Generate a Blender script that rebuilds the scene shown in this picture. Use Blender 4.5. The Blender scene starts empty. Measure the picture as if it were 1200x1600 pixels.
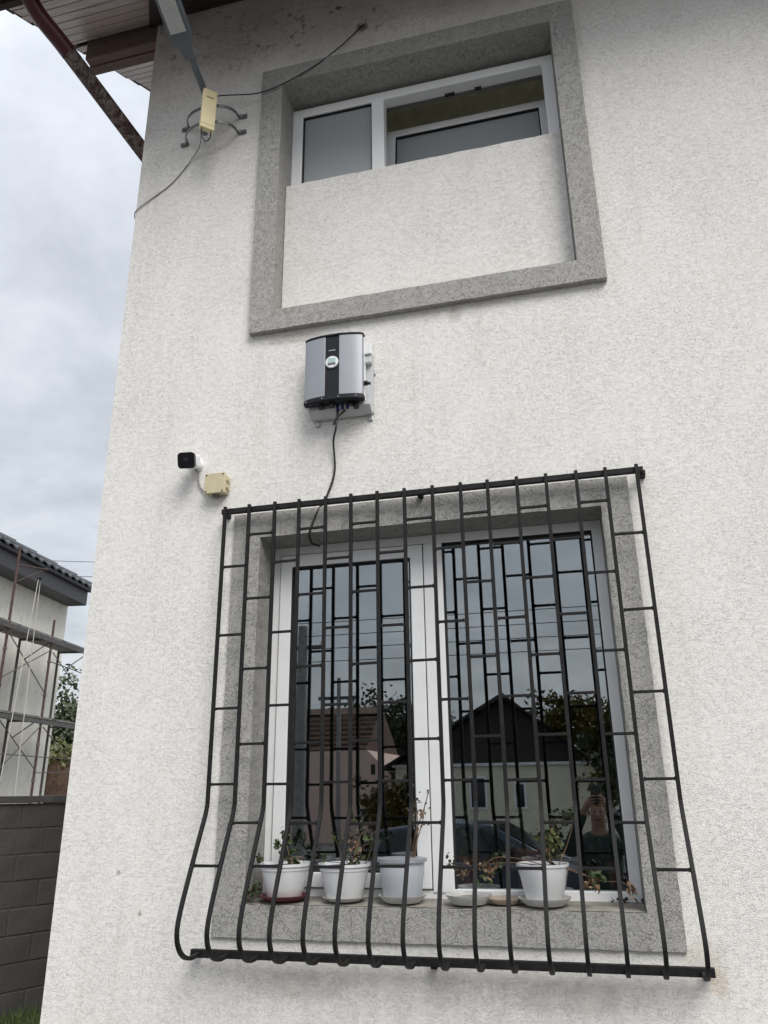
import bpy, math, random
from mathutils import Vector, Matrix
random.seed(7)
R = math.radians
SC = bpy.context.scene
COL = SC.collection

# ---------------------------------------------------------------- camera
YAW, PITCH, ROLL = R(13.95966), R(19.80291), R(-0.74746)
CAM = Vector((0.0, -3.3382, 1.60)); FPX = 1213.45
_fw = Vector((-math.sin(YAW)*math.cos(PITCH), math.cos(YAW)*math.cos(PITCH), math.sin(PITCH)))
_r0 = Vector((math.cos(YAW), math.sin(YAW), 0)); _u0 = _r0.cross(_fw)
_rt = math.cos(ROLL)*_r0 + math.sin(ROLL)*_u0
_up = -math.sin(ROLL)*_r0 + math.cos(ROLL)*_u0
cd = bpy.data.cameras.new('camera'); cam = bpy.data.objects.new('camera', cd); COL.objects.link(cam)
cd.sensor_fit = 'HORIZONTAL'; cd.sensor_width = 36; cd.lens = 36*FPX/1200
cd.clip_start = 0.02; cd.clip_end = 2000
cam.matrix_world = Matrix(((_rt.x, _up.x, -_fw.x, CAM.x), (_rt.y, _up.y, -_fw.y, CAM.y), (_rt.z, _up.z, -_fw.z, CAM.z), (0, 0, 0, 1)))
SC.camera = cam
def at(px, py, y):
    d = _fw + (px-600)/FPX*_rt - (py-800)/FPX*_up
    return CAM + d*((y-CAM.y)/d.y)

# ---------------------------------------------------------------- sky, sun, exposure
SUN_EL, SUN_AZ = R(47), R(143)      # azimuth clockwise from +y: veiled sun in front of the wall
w = bpy.data.worlds.new('World'); SC.world = w; w.use_nodes = True
nt = w.node_tree; nt.nodes.clear()
def wn(t, **k):
    n = nt.nodes.new(t)
    for a, b in k.items(): setattr(n, a, b)
    return n
sky = wn('ShaderNodeTexSky', sky_type='NISHITA', sun_disc=False, sun_elevation=SUN_EL, sun_rotation=SUN_AZ, air_density=1.5, dust_density=3)
tc = wn('ShaderNodeTexCoord')
sep = wn('ShaderNodeSeparateXYZ'); nt.links.new(tc.outputs['Generated'], sep.inputs[0])
zc = wn('ShaderNodeMath', operation='MAXIMUM'); nt.links.new(sep.outputs[2], zc.inputs[0]); zc.inputs[1].default_value = 0.0
za = wn('ShaderNodeMath', operation='ADD'); nt.links.new(zc.outputs[0], za.inputs[0]); za.inputs[1].default_value = 0.28
dv = wn('ShaderNodeVectorMath', operation='DIVIDE'); nt.links.new(tc.outputs['Generated'], dv.inputs[0])
cmb = wn('ShaderNodeCombineXYZ')
for i in range(3): nt.links.new(za.outputs[0], cmb.inputs[i])
nt.links.new(cmb.outputs[0], dv.inputs[1])
nz = wn('ShaderNodeTexNoise'); nz.inputs['Scale'].default_value = 4.2; nz.inputs['Detail'].default_value = 7; nz.inputs['Roughness'].default_value = 0.57; nz.inputs['Distortion'].default_value = 0.25
nt.links.new(dv.outputs[0], nz.inputs['Vector'])
rp = wn('ShaderNodeValToRGB'); nt.links.new(nz.outputs['Fac'], rp.inputs[0])
e = rp.color_ramp.elements
e[0].position = 0.34; e[0].color = (3.45, 3.65, 3.95, 1)
e[1].position = 0.66; e[1].color = (4.8, 4.98, 5.25, 1)
m = rp.color_ramp.elements.new(0.50); m.color = (4.05, 4.27, 4.62, 1)
# overcast skies are brighter overhead than at the horizon
z3 = wn('ShaderNodeMath', operation='POWER'); nt.links.new(zc.outputs[0], z3.inputs[0]); z3.inputs[1].default_value = 5.5
gr = wn('ShaderNodeMapRange'); nt.links.new(z3.outputs[0], gr.inputs[0]); gr.inputs[3].default_value = 0.88; gr.inputs[4].default_value = 2.8
mg = wn('ShaderNodeVectorMath', operation='SCALE'); nt.links.new(rp.outputs[0], mg.inputs[0]); nt.links.new(gr.outputs[0], mg.inputs['Scale'])
mx = wn('ShaderNodeMix', data_type='RGBA'); mx.inputs[0].default_value = 0.90
nt.links.new(sky.outputs[0], mx.inputs[6]); nt.links.new(mg.outputs[0], mx.inputs[7])
bg = wn('ShaderNodeBackground'); bg.inputs[1].default_value = 0.10
nt.links.new(mx.outputs[2], bg.inputs[0])
wo = wn('ShaderNodeOutputWorld'); nt.links.new(bg.outputs[0], wo.inputs[0])

sl = bpy.data.lights.new('sun', 'SUN'); sl.energy = 1.5; sl.angle = R(34); sl.color = (1.0, 0.97, 0.93)
so = bpy.data.objects.new('sun', sl); COL.objects.link(so)
sd = Vector((math.sin(SUN_AZ)*math.cos(SUN_EL), math.cos(SUN_AZ)*math.cos(SUN_EL), math.sin(SUN_EL)))
so.rotation_euler = sd.to_track_quat('Z', 'Y').to_euler()
SC.cycles.max_bounces = 7; SC.cycles.diffuse_bounces = 3; SC.cycles.glossy_bounces = 4; SC.cycles.transparent_max_bounces = 12
SC.view_settings.view_transform = 'Standard'; SC.view_settings.look = 'None'
SC.view_settings.exposure = 0.93; SC.view_settings.gamma = 1; SC.view_settings.use_curve_mapping = False

# ---------------------------------------------------------------- materials
class NT:
    def __init__(s, name):
        s.m = bpy.data.materials.new(name); s.m.use_nodes = True; s.t = s.m.node_tree; s.t.nodes.clear()
        s.out = s.t.nodes.new('ShaderNodeOutputMaterial')
        s.b = s.t.nodes.new('ShaderNodeBsdfPrincipled'); s.t.links.new(s.b.outputs[0], s.out.inputs[0])
        s.tc = s.t.nodes.new('ShaderNodeTexCoord')
    def n(s, t, **k):
        x = s.t.nodes.new(t)
        for a, b in k.items(): setattr(x, a, b)
        return x
    def l(s, a, b): s.t.links.new(a, b)
    def vec(s, scale=(1, 1, 1), loc=(0, 0, 0), src='Object'):
        mp = s.n('ShaderNodeMapping'); mp.inputs['Scale'].default_value = scale; mp.inputs['Location'].default_value = loc
        s.l(s.tc.outputs[src], mp.inputs[0]); return mp.outputs[0]
    def noise(s, scale, detail=3, rough=0.5, dist=0.0, v=None):
        x = s.n('ShaderNodeTexNoise'); x.inputs['Scale'].default_value = scale; x.inputs['Detail'].default_value = detail
        x.inputs['Roughness'].default_value = rough; x.inputs['Distortion'].default_value = dist
        s.l(v if v is not None else s.vec(), x.inputs['Vector']); return x.outputs['Fac']
    def mr(s, a, f0, f1, t0=0.0, t1=1.0, smooth=False):
        x = s.n('ShaderNodeMapRange'); x.clamp = True
        if smooth: x.interpolation_type = 'SMOOTHSTEP'
        s.l(a, x.inputs[0])
        for i, q in enumerate((f0, f1, t0, t1)): x.inputs[i+1].default_value = q
        return x.outputs[0]
    def math(s, op, a, b=None):
        x = s.n('ShaderNodeMath', operation=op)
        for i, q in enumerate((a, b)):
            if q is None: continue
            if isinstance(q, (int, float)): x.inputs[i].default_value = q
            else: s.l(q, x.inputs[i])
        return x.outputs[0]
    def mix(s, fac, a, b):
        x = s.n('ShaderNodeMix', data_type='RGBA')
        if isinstance(fac, (int, float)): x.inputs[0].default_value = fac
        else: s.l(fac, x.inputs[0])
        for i, q in ((6, a), (7, b)):
            if isinstance(q, tuple): x.inputs[i].default_value = (*q, 1)
            else: s.l(q, x.inputs[i])
        return x.outputs[2]
    def bump(s, h, strength=0.5, dist=0.005):
        x = s.n('ShaderNodeBump'); x.inputs['Strength'].default_value = strength; x.inputs['Distance'].default_value = dist
        s.l(h, x.inputs['Height']); s.l(x.outputs[0], s.b.inputs['Normal'])
    def col(s, c):
        if isinstance(c, tuple): s.b.inputs['Base Color'].default_value = (*c, 1)
        else: s.l(c, s.b.inputs['Base Color'])
    def rough(s, r):
        if isinstance(r, (int, float)): s.b.inputs['Roughness'].default_value = r
        else: s.l(r, s.b.inputs['Roughness'])

def simple(name, c, rough=0.6, var=0.15, scale=12, bump=0.0, bscale=80, metal=0.0, c2=None, spec=None):
    k = NT(name); k.rough(rough); k.b.inputs['Metallic'].default_value = metal
    n1 = k.noise(scale, 5, 0.6)
    d = c2 if c2 else tuple(x*(1-var*1.6) for x in c)
    k.col(k.mix(k.mr(n1, 0.35, 0.7), c, d))
    if spec is not None: k.b.inputs['Specular IOR Level'].default_value = spec
    if bump: k.bump(k.noise(bscale, 4, 0.6), bump, 0.004)
    return k.m

def worm(k, scale, width, v=None, dist=0.0):
    """thin wriggling trowel grooves: zero lines of a noise, broken up by another noise"""
    a = k.noise(scale, 2, 0.5, dist, v)
    r = k.math('ABSOLUTE', k.math('SUBTRACT', a, 0.5))
    g = k.mr(r, 0.0, width, 1.0, 0.0, True)
    brk = k.mr(k.noise(scale*0.55, 2, 0.5, 0.3, v), 0.40, 0.56)
    return k.math('MULTIPLY', g, brk)

def mat_stucco_white():
    k = NT('white_stucco'); k.rough(0.92); k.b.inputs['Specular IOR Level'].default_value = 0.2
    va = k.vec((1, 1, 1.7)); bn = k.math('MULTIPLY', k.math('SUBTRACT', k.noise(22, 4, 0.65), 0.5), 1.3)
    g = worm(k, 48, 0.030, va); g2 = worm(k, 85, 0.035, va)
    fine = k.noise(125, 2, 0.7, 0.0, va); patch = k.mr(k.noise(2.3, 3, 0.6), 0.35, 0.65, 0.60, 1.10)
    h = k.math('SUBTRACT', k.math('MULTIPLY', fine, 0.8), k.math('ADD', k.math('MULTIPLY', g, 0.7), k.math('MULTIPLY', g2, 0.5)))
    h = k.math('MULTIPLY', h, patch)
    k.bump(h, 0.7, 0.0042)
    sep = k.n('ShaderNodeSeparateXYZ'); geo = k.n('ShaderNodeNewGeometry'); k.l(geo.outputs['Position'], sep.inputs[0])
    X, Y, Z = sep.outputs
    # plain paint with blotchy weathering
    c = k.mix(k.mr(k.noise(1.3, 6, 0.62), 0.35, 0.7), (0.830, 0.811, 0.777), (0.792, 0.772, 0.738))
    c = k.mix(k.mr(k.noise(9, 5, 0.6), 0.45, 0.8, 0.0, 0.15), c, (0.60, 0.585, 0.56))
    c = k.mix(k.math('MULTIPLY', k.math('ADD', g, g2), 0.13), c, (0.40, 0.38, 0.35))
    c = k.mix(k.math('MULTIPLY', k.mr(fine, 0.44, 0.64, 0.0, 0.20), patch), c, (0.56, 0.535, 0.50))
    # rain streaks
    st = k.noise(3.2, 4, 0.6, 0.2, k.vec((3.0, 3.0, 0.16)))
    c = k.mix(k.mr(st, 0.54, 0.78, 0.0, 0.20), c, (0.47, 0.45, 0.41))
    # brown dirt with eave shade painted in, and black mould spots, high up
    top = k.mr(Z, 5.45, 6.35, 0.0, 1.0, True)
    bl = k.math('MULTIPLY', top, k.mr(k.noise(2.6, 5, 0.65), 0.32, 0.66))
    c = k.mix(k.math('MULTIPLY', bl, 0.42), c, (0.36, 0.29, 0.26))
    band = k.mr(Z, 5.72, 6.15, 0.0, 1.0, True)
    sp = k.math('MULTIPLY', k.mr(k.noise(17, 4, 0.6), 0.55, 0.68), k.mr(k.noise(3.6, 2, 0.5), 0.40, 0.56))
    left = k.mr(X, -0.9, -0.2, 1.0, 0.0, True)
    c = k.mix(k.math('MULTIPLY', k.math('MULTIPLY', k.math('MULTIPLY', sp, band), left), 0.85), c, (0.07, 0.055, 0.045))
    # rust run where the grille's lower rail is fixed
    def blob(x0, z0, rx, rz, colr, amt, c):
        dx = k.math('MULTIPLY', k.math('SUBTRACT', X, x0), 1/rx); dz = k.math('MULTIPLY', k.math('SUBTRACT', Z, z0), 1/rz)
        q = k.math('SQRT', k.math('ADD', k.math('MULTIPLY', dx, dx), k.math('MULTIPLY', dz, dz)))
        q = k.math('ADD', q, bn)
        return k.mix(k.math('MULTIPLY', k.mr(q, 0.35, 1.0, 1.0, 0.0, True), amt), c, colr)
    c = blob(0.372, 0.945, 0.045, 0.07, (0.50, 0.38, 0.25), 0.4, c)
    c = blob(0.33, 1.02, 0.10, 0.09, (0.50, 0.43, 0.34), 0.35, c)
    c = blob(-0.62, 0.90, 0.10, 0.13, (0.46, 0.42, 0.38), 0.35, c)
    c = blob(-1.20, 0.88, 0.30, 0.07, (0.48, 0.44, 0.40), 0.45, c)
    c = blob(-0.15, 0.88, 0.35, 0.08, (0.48, 0.45, 0.41), 0.45, c)
    c = blob(-0.93, 6.0, 0.05, 0.05, (0.14, 0.11, 0.09), 0.85, c)
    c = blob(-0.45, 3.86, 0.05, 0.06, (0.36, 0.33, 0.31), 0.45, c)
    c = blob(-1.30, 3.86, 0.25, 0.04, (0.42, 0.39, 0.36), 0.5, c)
    c = blob(-2.05, 1.28, 0.015, 0.012, (0.3, 0.28, 0.26), 0.55, c)
    c = blob(-1.93, 1.12, 0.012, 0.014, (0.3, 0.27, 0.25), 0.7, c)
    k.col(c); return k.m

def mat_stucco_grey():
    k = NT('grey_stucco'); k.rough(0.93); k.b.inputs['Specular IOR Level'].default_value = 0.2
    g = worm(k, 50, 0.028); g2 = worm(k, 84, 0.032)
    fine = k.noise(125, 2, 0.7)
    h = k.math('SUBTRACT', k.math('MULTIPLY', fine, 0.8), k.math('ADD', k.math('MULTIPLY', g, 1.3), k.math('MULTIPLY', g2, 0.7)))
    k.bump(h, 0.75, 0.0050)
    c = k.mix(k.mr(k.noise(1.8, 6, 0.62), 0.35, 0.7), (0.425, 0.418, 0.395), (0.392, 0.385, 0.364))
    c = k.mix(k.mr(fine, 0.42, 0.66, 0.0, 0.42), c, (0.27, 0.264, 0.248))
    c = k.mix(k.math('MULTIPLY', k.math('ADD', g, k.math('MULTIPLY', g2, 0.6)), 0.30), c, (0.13, 0.127, 0.12))
    sep = k.n('ShaderNodeSeparateXYZ'); geo = k.n('ShaderNodeNewGeometry'); k.l(geo.outputs['Position'], sep.inputs[0])
    st = k.noise(4, 4, 0.6, 0.2, k.vec((3.0, 3.0, 0.25)))
    c = k.mix(k.mr(st, 0.58, 0.8, 0.0, 0.25), c, (0.20, 0.195, 0.185))
    k.col(c); return k.m

def mat_glass(name, f0, tint=(0.80, 0.85, 0.84)):
    k = NT(name); k.t.nodes.remove(k.b)
    lw_ = k.n('ShaderNodeLayerWeight'); lw_.inputs['Blend'].default_value = 0.5
    fr = k.math('ADD', k.math('MULTIPLY', k.math('POWER', lw_.outputs['Facing'], 5.0), 1-f0), f0)
    gl = k.n('ShaderNodeBsdfGlossy'); gl.inputs['Roughness'].default_value = 0.0; gl.inputs['Color'].default_value = (0.93, 0.96, 1.0, 1)
    tr = k.n('ShaderNodeBsdfTransparent'); tr.inputs['Color'].default_value = (*tint, 1)
    bp = k.n('ShaderNodeBump'); bp.inputs['Strength'].default_value = 0.05; bp.inputs['Distance'].default_value = 0.002
    k.l(k.noise(1.5, 1, 0.4), bp.inputs['Height']); k.l(bp.outputs[0], gl.inputs['Normal'])
    mxs = k.n('ShaderNodeMixShader'); k.l(fr, mxs.inputs[0]); k.l(tr.outputs[0], mxs.inputs[1]); k.l(gl.outputs[0], mxs.inputs[2])
    k.l(mxs.outputs[0], k.out.inputs[0]); return k.m

def mat_obscured():
    k = NT('obscured_glass'); k.col((0.46, 0.485, 0.50)); k.rough(0.2)
    tl = k.n('ShaderNodeBsdfTranslucent'); tl.inputs['Color'].default_value = (0.85, 0.88, 0.88, 1)
    mxs = k.n('ShaderNodeMixShader'); mxs.inputs[0].default_value = 0.30
    k.l(k.b.outputs[0], mxs.inputs[1]); k.l(tl.outputs[0], mxs.inputs[2]); k.l(mxs.outputs[0], k.out.inputs[0]); return k.m

def mat_boards(name, c, c2, rough=0.5):
    k = NT(name); 
    n1 = k.noise(6, 5, 0.65, 0.4, k.vec((0.6, 9, 9)))
    oi = k.n('ShaderNodeObjectInfo')
    col = k.mix(k.mr(n1, 0.3, 0.72), c, c2)
    col = k.mix(k.math('MULTIPLY', oi.outputs['Random'], 0.45), col, c2)
    sp = k.mr(k.noise(26, 3, 0.5), 0.66, 0.74)
    col = k.mix(k.math('MULTIPLY', sp, 0.8), col, (0.01, 0.008, 0.008))
    k.col(col); k.rough(k.mr(n1, 0.3, 0.7, rough, rough+0.2))
    k.bump(n1, 0.35, 0.004); return k.m

def mat_peel():
    k = NT('peeling_maroon_paint'); k.rough(0.75)
    v = k.vec((1, 1, 1))
    n1 = k.noise(18, 5, 0.7, 0.6, k.vec((1.3, 2.4, 0.55)))
    n2 = k.noise(60, 3, 0.6, 0.3, v)
    a = k.mr(k.math('ADD', n1, k.math('MULTIPLY', n2, 0.25)), 0.57, 0.68)
    bare = k.mix(k.mr(n2, 0.35, 0.65), (0.24, 0.20, 0.18), (0.10, 0.065, 0.055))
    k.col(k.mix(a, (0.050, 0.020, 0.020), bare)); k.bump(a, 0.5, 0.003); return k.m

def mat_black_iron():
    k = NT('black_painted_iron'); 
    n1 = k.noise(30, 5, 0.65)
    c = k.mix(k.mr(n1, 0.4, 0.75), (0.010, 0.0098, 0.0108), (0.022, 0.020, 0.020))
    c = k.mix(k.math('MULTIPLY', k.mr(k.noise(14, 5, 0.7), 0.66, 0.74), 0.6), c, (0.085, 0.062, 0.048))
    k.col(c); k.b.inputs['Specular IOR Level'].default_value = 0.22; k.rough(k.mr(n1, 0.3, 0.7, 0.5, 0.68)); k.bump(k.noise(160, 3, 0.6), 0.25, 0.001); return k.m

def mat_pvc():
    k = NT('white_pvc'); k.rough(0.38)
    c = k.mix(k.mr(k.noise(5, 5, 0.65), 0.50, 0.85, 0.0, 0.5), (0.86, 0.865, 0.87), (0.70, 0.69, 0.67))
    k.col(c); return k.m

def mat_block():
    k = NT('dark_concrete_block'); k.rough(0.95)
    oi = k.n('ShaderNodeObjectInfo')
    c = k.mix(k.mr(k.noise(5, 6, 0.65), 0.3, 0.72), (0.105, 0.100, 0.092), (0.062, 0.059, 0.055))
    c = k.mix(k.math('MULTIPLY', oi.outputs['Random'], 0.5), c, (0.060, 0.057, 0.052))
    c = k.mix(k.mr(k.noise(55, 4, 0.6), 0.5, 0.8, 0.0, 0.5), c, (0.032, 0.031, 0.030))
    k.col(c); k.bump(k.noise(90, 4, 0.65), 0.6, 0.004); return k.m

def mat_leaf(name, c, c2):
    k = NT(name); k.rough(0.55)
    geo = k.n('ShaderNodeNewGeometry')
    k.col(k.mix(geo.outputs['Random Per Island'], c, c2))
    k.b.inputs['Subsurface Weight'].default_value = 0.0
    return k.m

def mat_render_wall():
    k = NT('raw_render'); k.rough(0.92)
    st = k.noise(1.6, 6, 0.68, 0.3, k.vec((1.5, 1.5, 0.30)))
    c = k.mix(k.mr(st, 0.36, 0.70), (0.86, 0.83, 0.75), (0.68, 0.655, 0.58))
    c = k.mix(k.mr(k.noise(7, 4, 0.6), 0.55, 0.8, 0.0, 0.5), c, (0.34, 0.32, 0.29))
    k.col(c); k.bump(k.noise(30, 4, 0.6), 0.3, 0.01); return k.m

M = dict(
    skin=simple('skin', (0.30, 0.18, 0.13), 0.55, 0.1, 20), jacket=simple('dark_green_jacket', (0.025, 0.045, 0.040), 0.85, 0.2, 10, 0.4, 60), trousers=simple('dark_trousers', (0.03, 0.032, 0.04), 0.9), hair=simple('brown_hair', (0.04, 0.028, 0.02), 0.7),
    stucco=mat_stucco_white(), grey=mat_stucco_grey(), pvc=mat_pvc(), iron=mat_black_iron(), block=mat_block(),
    glass=mat_glass('window_glass', 0.225), uglass=mat_obscured(),
    boards=mat_boards('weathered_soffit_boards', (0.60, 0.50, 0.48), (0.34, 0.265, 0.25), 0.36),
    dboards=mat_boards('dark_brown_boards', (0.040, 0.024, 0.022), (0.025, 0.016, 0.015)),
    beam=mat_boards('brown_beam', (0.19, 0.130, 0.110), (0.125, 0.085, 0.073), 0.6),
    peel=mat_peel(), maroon=simple('maroon_paint', (0.075, 0.012, 0.018), 0.35, 0.2),
    gasket=simple('black_rubber', (0.012, 0.012, 0.013), 0.7),
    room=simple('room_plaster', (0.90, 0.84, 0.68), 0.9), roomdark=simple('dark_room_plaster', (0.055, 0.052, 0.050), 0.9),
    sill=simple('dirty_cement', (0.36, 0.34, 0.30), 0.95, 0.4, 9, 0.5, c2=(0.17, 0.155, 0.13)),
    silver=simple('silver_aluminium', (0.31, 0.325, 0.355), 0.42, 0.04, 4, metal=0.25),
    charcoal=simple('charcoal_plastic', (0.012, 0.013, 0.018), 0.5, 0.1, spec=0.25),
    blackpl=simple('black_plastic', (0.010, 0.010, 0.011), 0.4, 0.1),
    blackgl=simple('black_gloss', (0.006, 0.006, 0.008), 0.08, 0.0),
    white=simple('white_plastic', (0.80, 0.81, 0.83), 0.35, 0.05), 
    galv=simple('galvanised_steel', (0.48, 0.49, 0.50), 0.42, 0.15, 14, metal=0.7),
    ltgrey=simple('light_grey_plastic', (0.55, 0.56, 0.57), 0.5, 0.08),
    lcd=simple('lcd_green', (0.42, 0.55, 0.52), 0.25, 0.05), blue=simple('blue_plastic', (0.03, 0.04, 0.16), 0.4),
    beige=simple('beige_plastic', (0.56, 0.50, 0.33), 0.5, 0.08, 20), cream=simple('cream_plastic', (0.74, 0.64, 0.38), 0.45, 0.06, 20),
    lampgrey=simple('grey_lamp_paint', (0.135, 0.155, 0.175), 0.4, 0.1), led=simple('led_lens', (0.60, 0.60, 0.58), 0.35, 0.12, 60),
    steel=simple('dull_steel', (0.22, 0.22, 0.22), 0.5, 0.3, 30, metal=0.6),
    cable=simple('black_cable', (0.016, 0.015, 0.015), 0.5, 0.1), gcable=simple('grey_cable', (0.27, 0.26, 0.25), 0.6, 0.1),
    pot=simple('white_pot_plastic', (0.76, 0.78, 0.81), 0.38, 0.06, 9, c2=(0.63, 0.63, 0.62)), redpot=simple('red_plastic', (0.17, 0.018, 0.025), 0.45, 0.25, 14),
    greypot=simple('pale_grey_pot_plastic', (0.60, 0.63, 0.68), 0.42, 0.08, 5), greyrim=simple('grey_pot_rim', (0.34, 0.36, 0.39), 0.45),
    saucer=simple('dusty_white_saucer', (0.66, 0.65, 0.62), 0.5, 0.2, 12), tan=simple('tan_saucer', (0.50, 0.42, 0.33), 0.55, 0.2, 12),
    terracotta=simple('brown_red_pot', (0.17, 0.055, 0.040), 0.6, 0.2, 8), soil=simple('soil', (0.045, 0.033, 0.025), 0.98, 0.4, 60, 0.8, 60),
    stem=simple('brown_stem', (0.19, 0.115, 0.065), 0.75, 0.3, 40), redstem=simple('reddish_stem', (0.12, 0.045, 0.035), 0.7, 0.3, 40),
    leafg=mat_leaf('geranium_leaf', (0.048, 0.084, 0.028), (0.092, 0.112, 0.044)),
    leafy=mat_leaf('yellowing_leaf', (0.155, 0.150, 0.045), (0.088, 0.105, 0.034)),
    leafb=mat_leaf('dry_leaf', (0.155, 0.092, 0.050), (0.22, 0.150, 0.092)),
    leafd=mat_leaf('dark_leaf', (0.030, 0.045, 0.020), (0.060, 0.075, 0.035)),
    tree=mat_leaf('tree_foliage', (0.030, 0.046, 0.020), (0.070, 0.086, 0.038)), autumn=mat_leaf('autumn_foliage', (0.085, 0.085, 0.022), (0.17, 0.13, 0.030)),
    bark=simple('bark', (0.105, 0.080, 0.062), 0.95, 0.4, 12, 0.9, 22), bbark=simple('brown_bark', (0.12, 0.075, 0.050), 0.95, 0.4, 10, 0.9, 18),
    render=mat_render_wall(), fascia=simple('dark_grey_fascia', (0.050, 0.049, 0.056), 0.5, 0.1), 
    tile=simple('dark_grey_tile', (0.072, 0.078, 0.088), 0.5, 0.25, 6), 
    rust=simple('rusty_scaffold_tube', (0.095, 0.055, 0.046), 0.7, 0.35, 14), tube=simple('grey_scaffold_tube', (0.14, 0.13, 0.125), 0.6, 0.35, 18, metal=0.3),
    plank=simple('grey_plank', (0.24, 0.235, 0.22), 0.85, 0.35, 10, 0.4), rope=simple('pale_rope', (0.55, 0.53, 0.48), 0.9),
    ground=simple('gravel_asphalt', (0.155, 0.150, 0.142), 0.95, 0.3, 3, 0.6, 50), soilg=simple('lawn_soil', (0.055, 0.055, 0.030), 0.95, 0.4, 8, 0.5),
    grass=mat_leaf('grass_blades', (0.060, 0.100, 0.022), (0.12, 0.15, 0.045)),
    creamw=simple('cream_render', (0.78, 0.73, 0.58), 0.9, 0.06, 2), pinkw=simple('pink_render', (0.66, 0.48, 0.41), 0.9, 0.08, 2),
    slate=simple('dark_roof_sheet', (0.035, 0.030, 0.032), 0.7, 0.2, 3), redtile=simple('brown_tiles', (0.15, 0.095, 0.070), 0.85, 0.3, 5),
    carp=simple('dark_blue_car_paint', (0.045, 0.060, 0.085), 0.25, 0.05, 2), carglass=simple('car_glass', (0.02, 0.024, 0.028), 0.06, 0.0), tyre=simple('tyre', (0.015, 0.015, 0.015), 0.85),
    chrome=simple('alloy', (0.5, 0.5, 0.52), 0.3, 0.1, metal=0.8), pole=simple('concrete_pole', (0.30, 0.29, 0.27), 0.95, 0.2, 6), asphalt=simple('asphalt', (0.055, 0.055, 0.057), 0.9, 0.25, 4, 0.6, 60),
)

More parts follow.
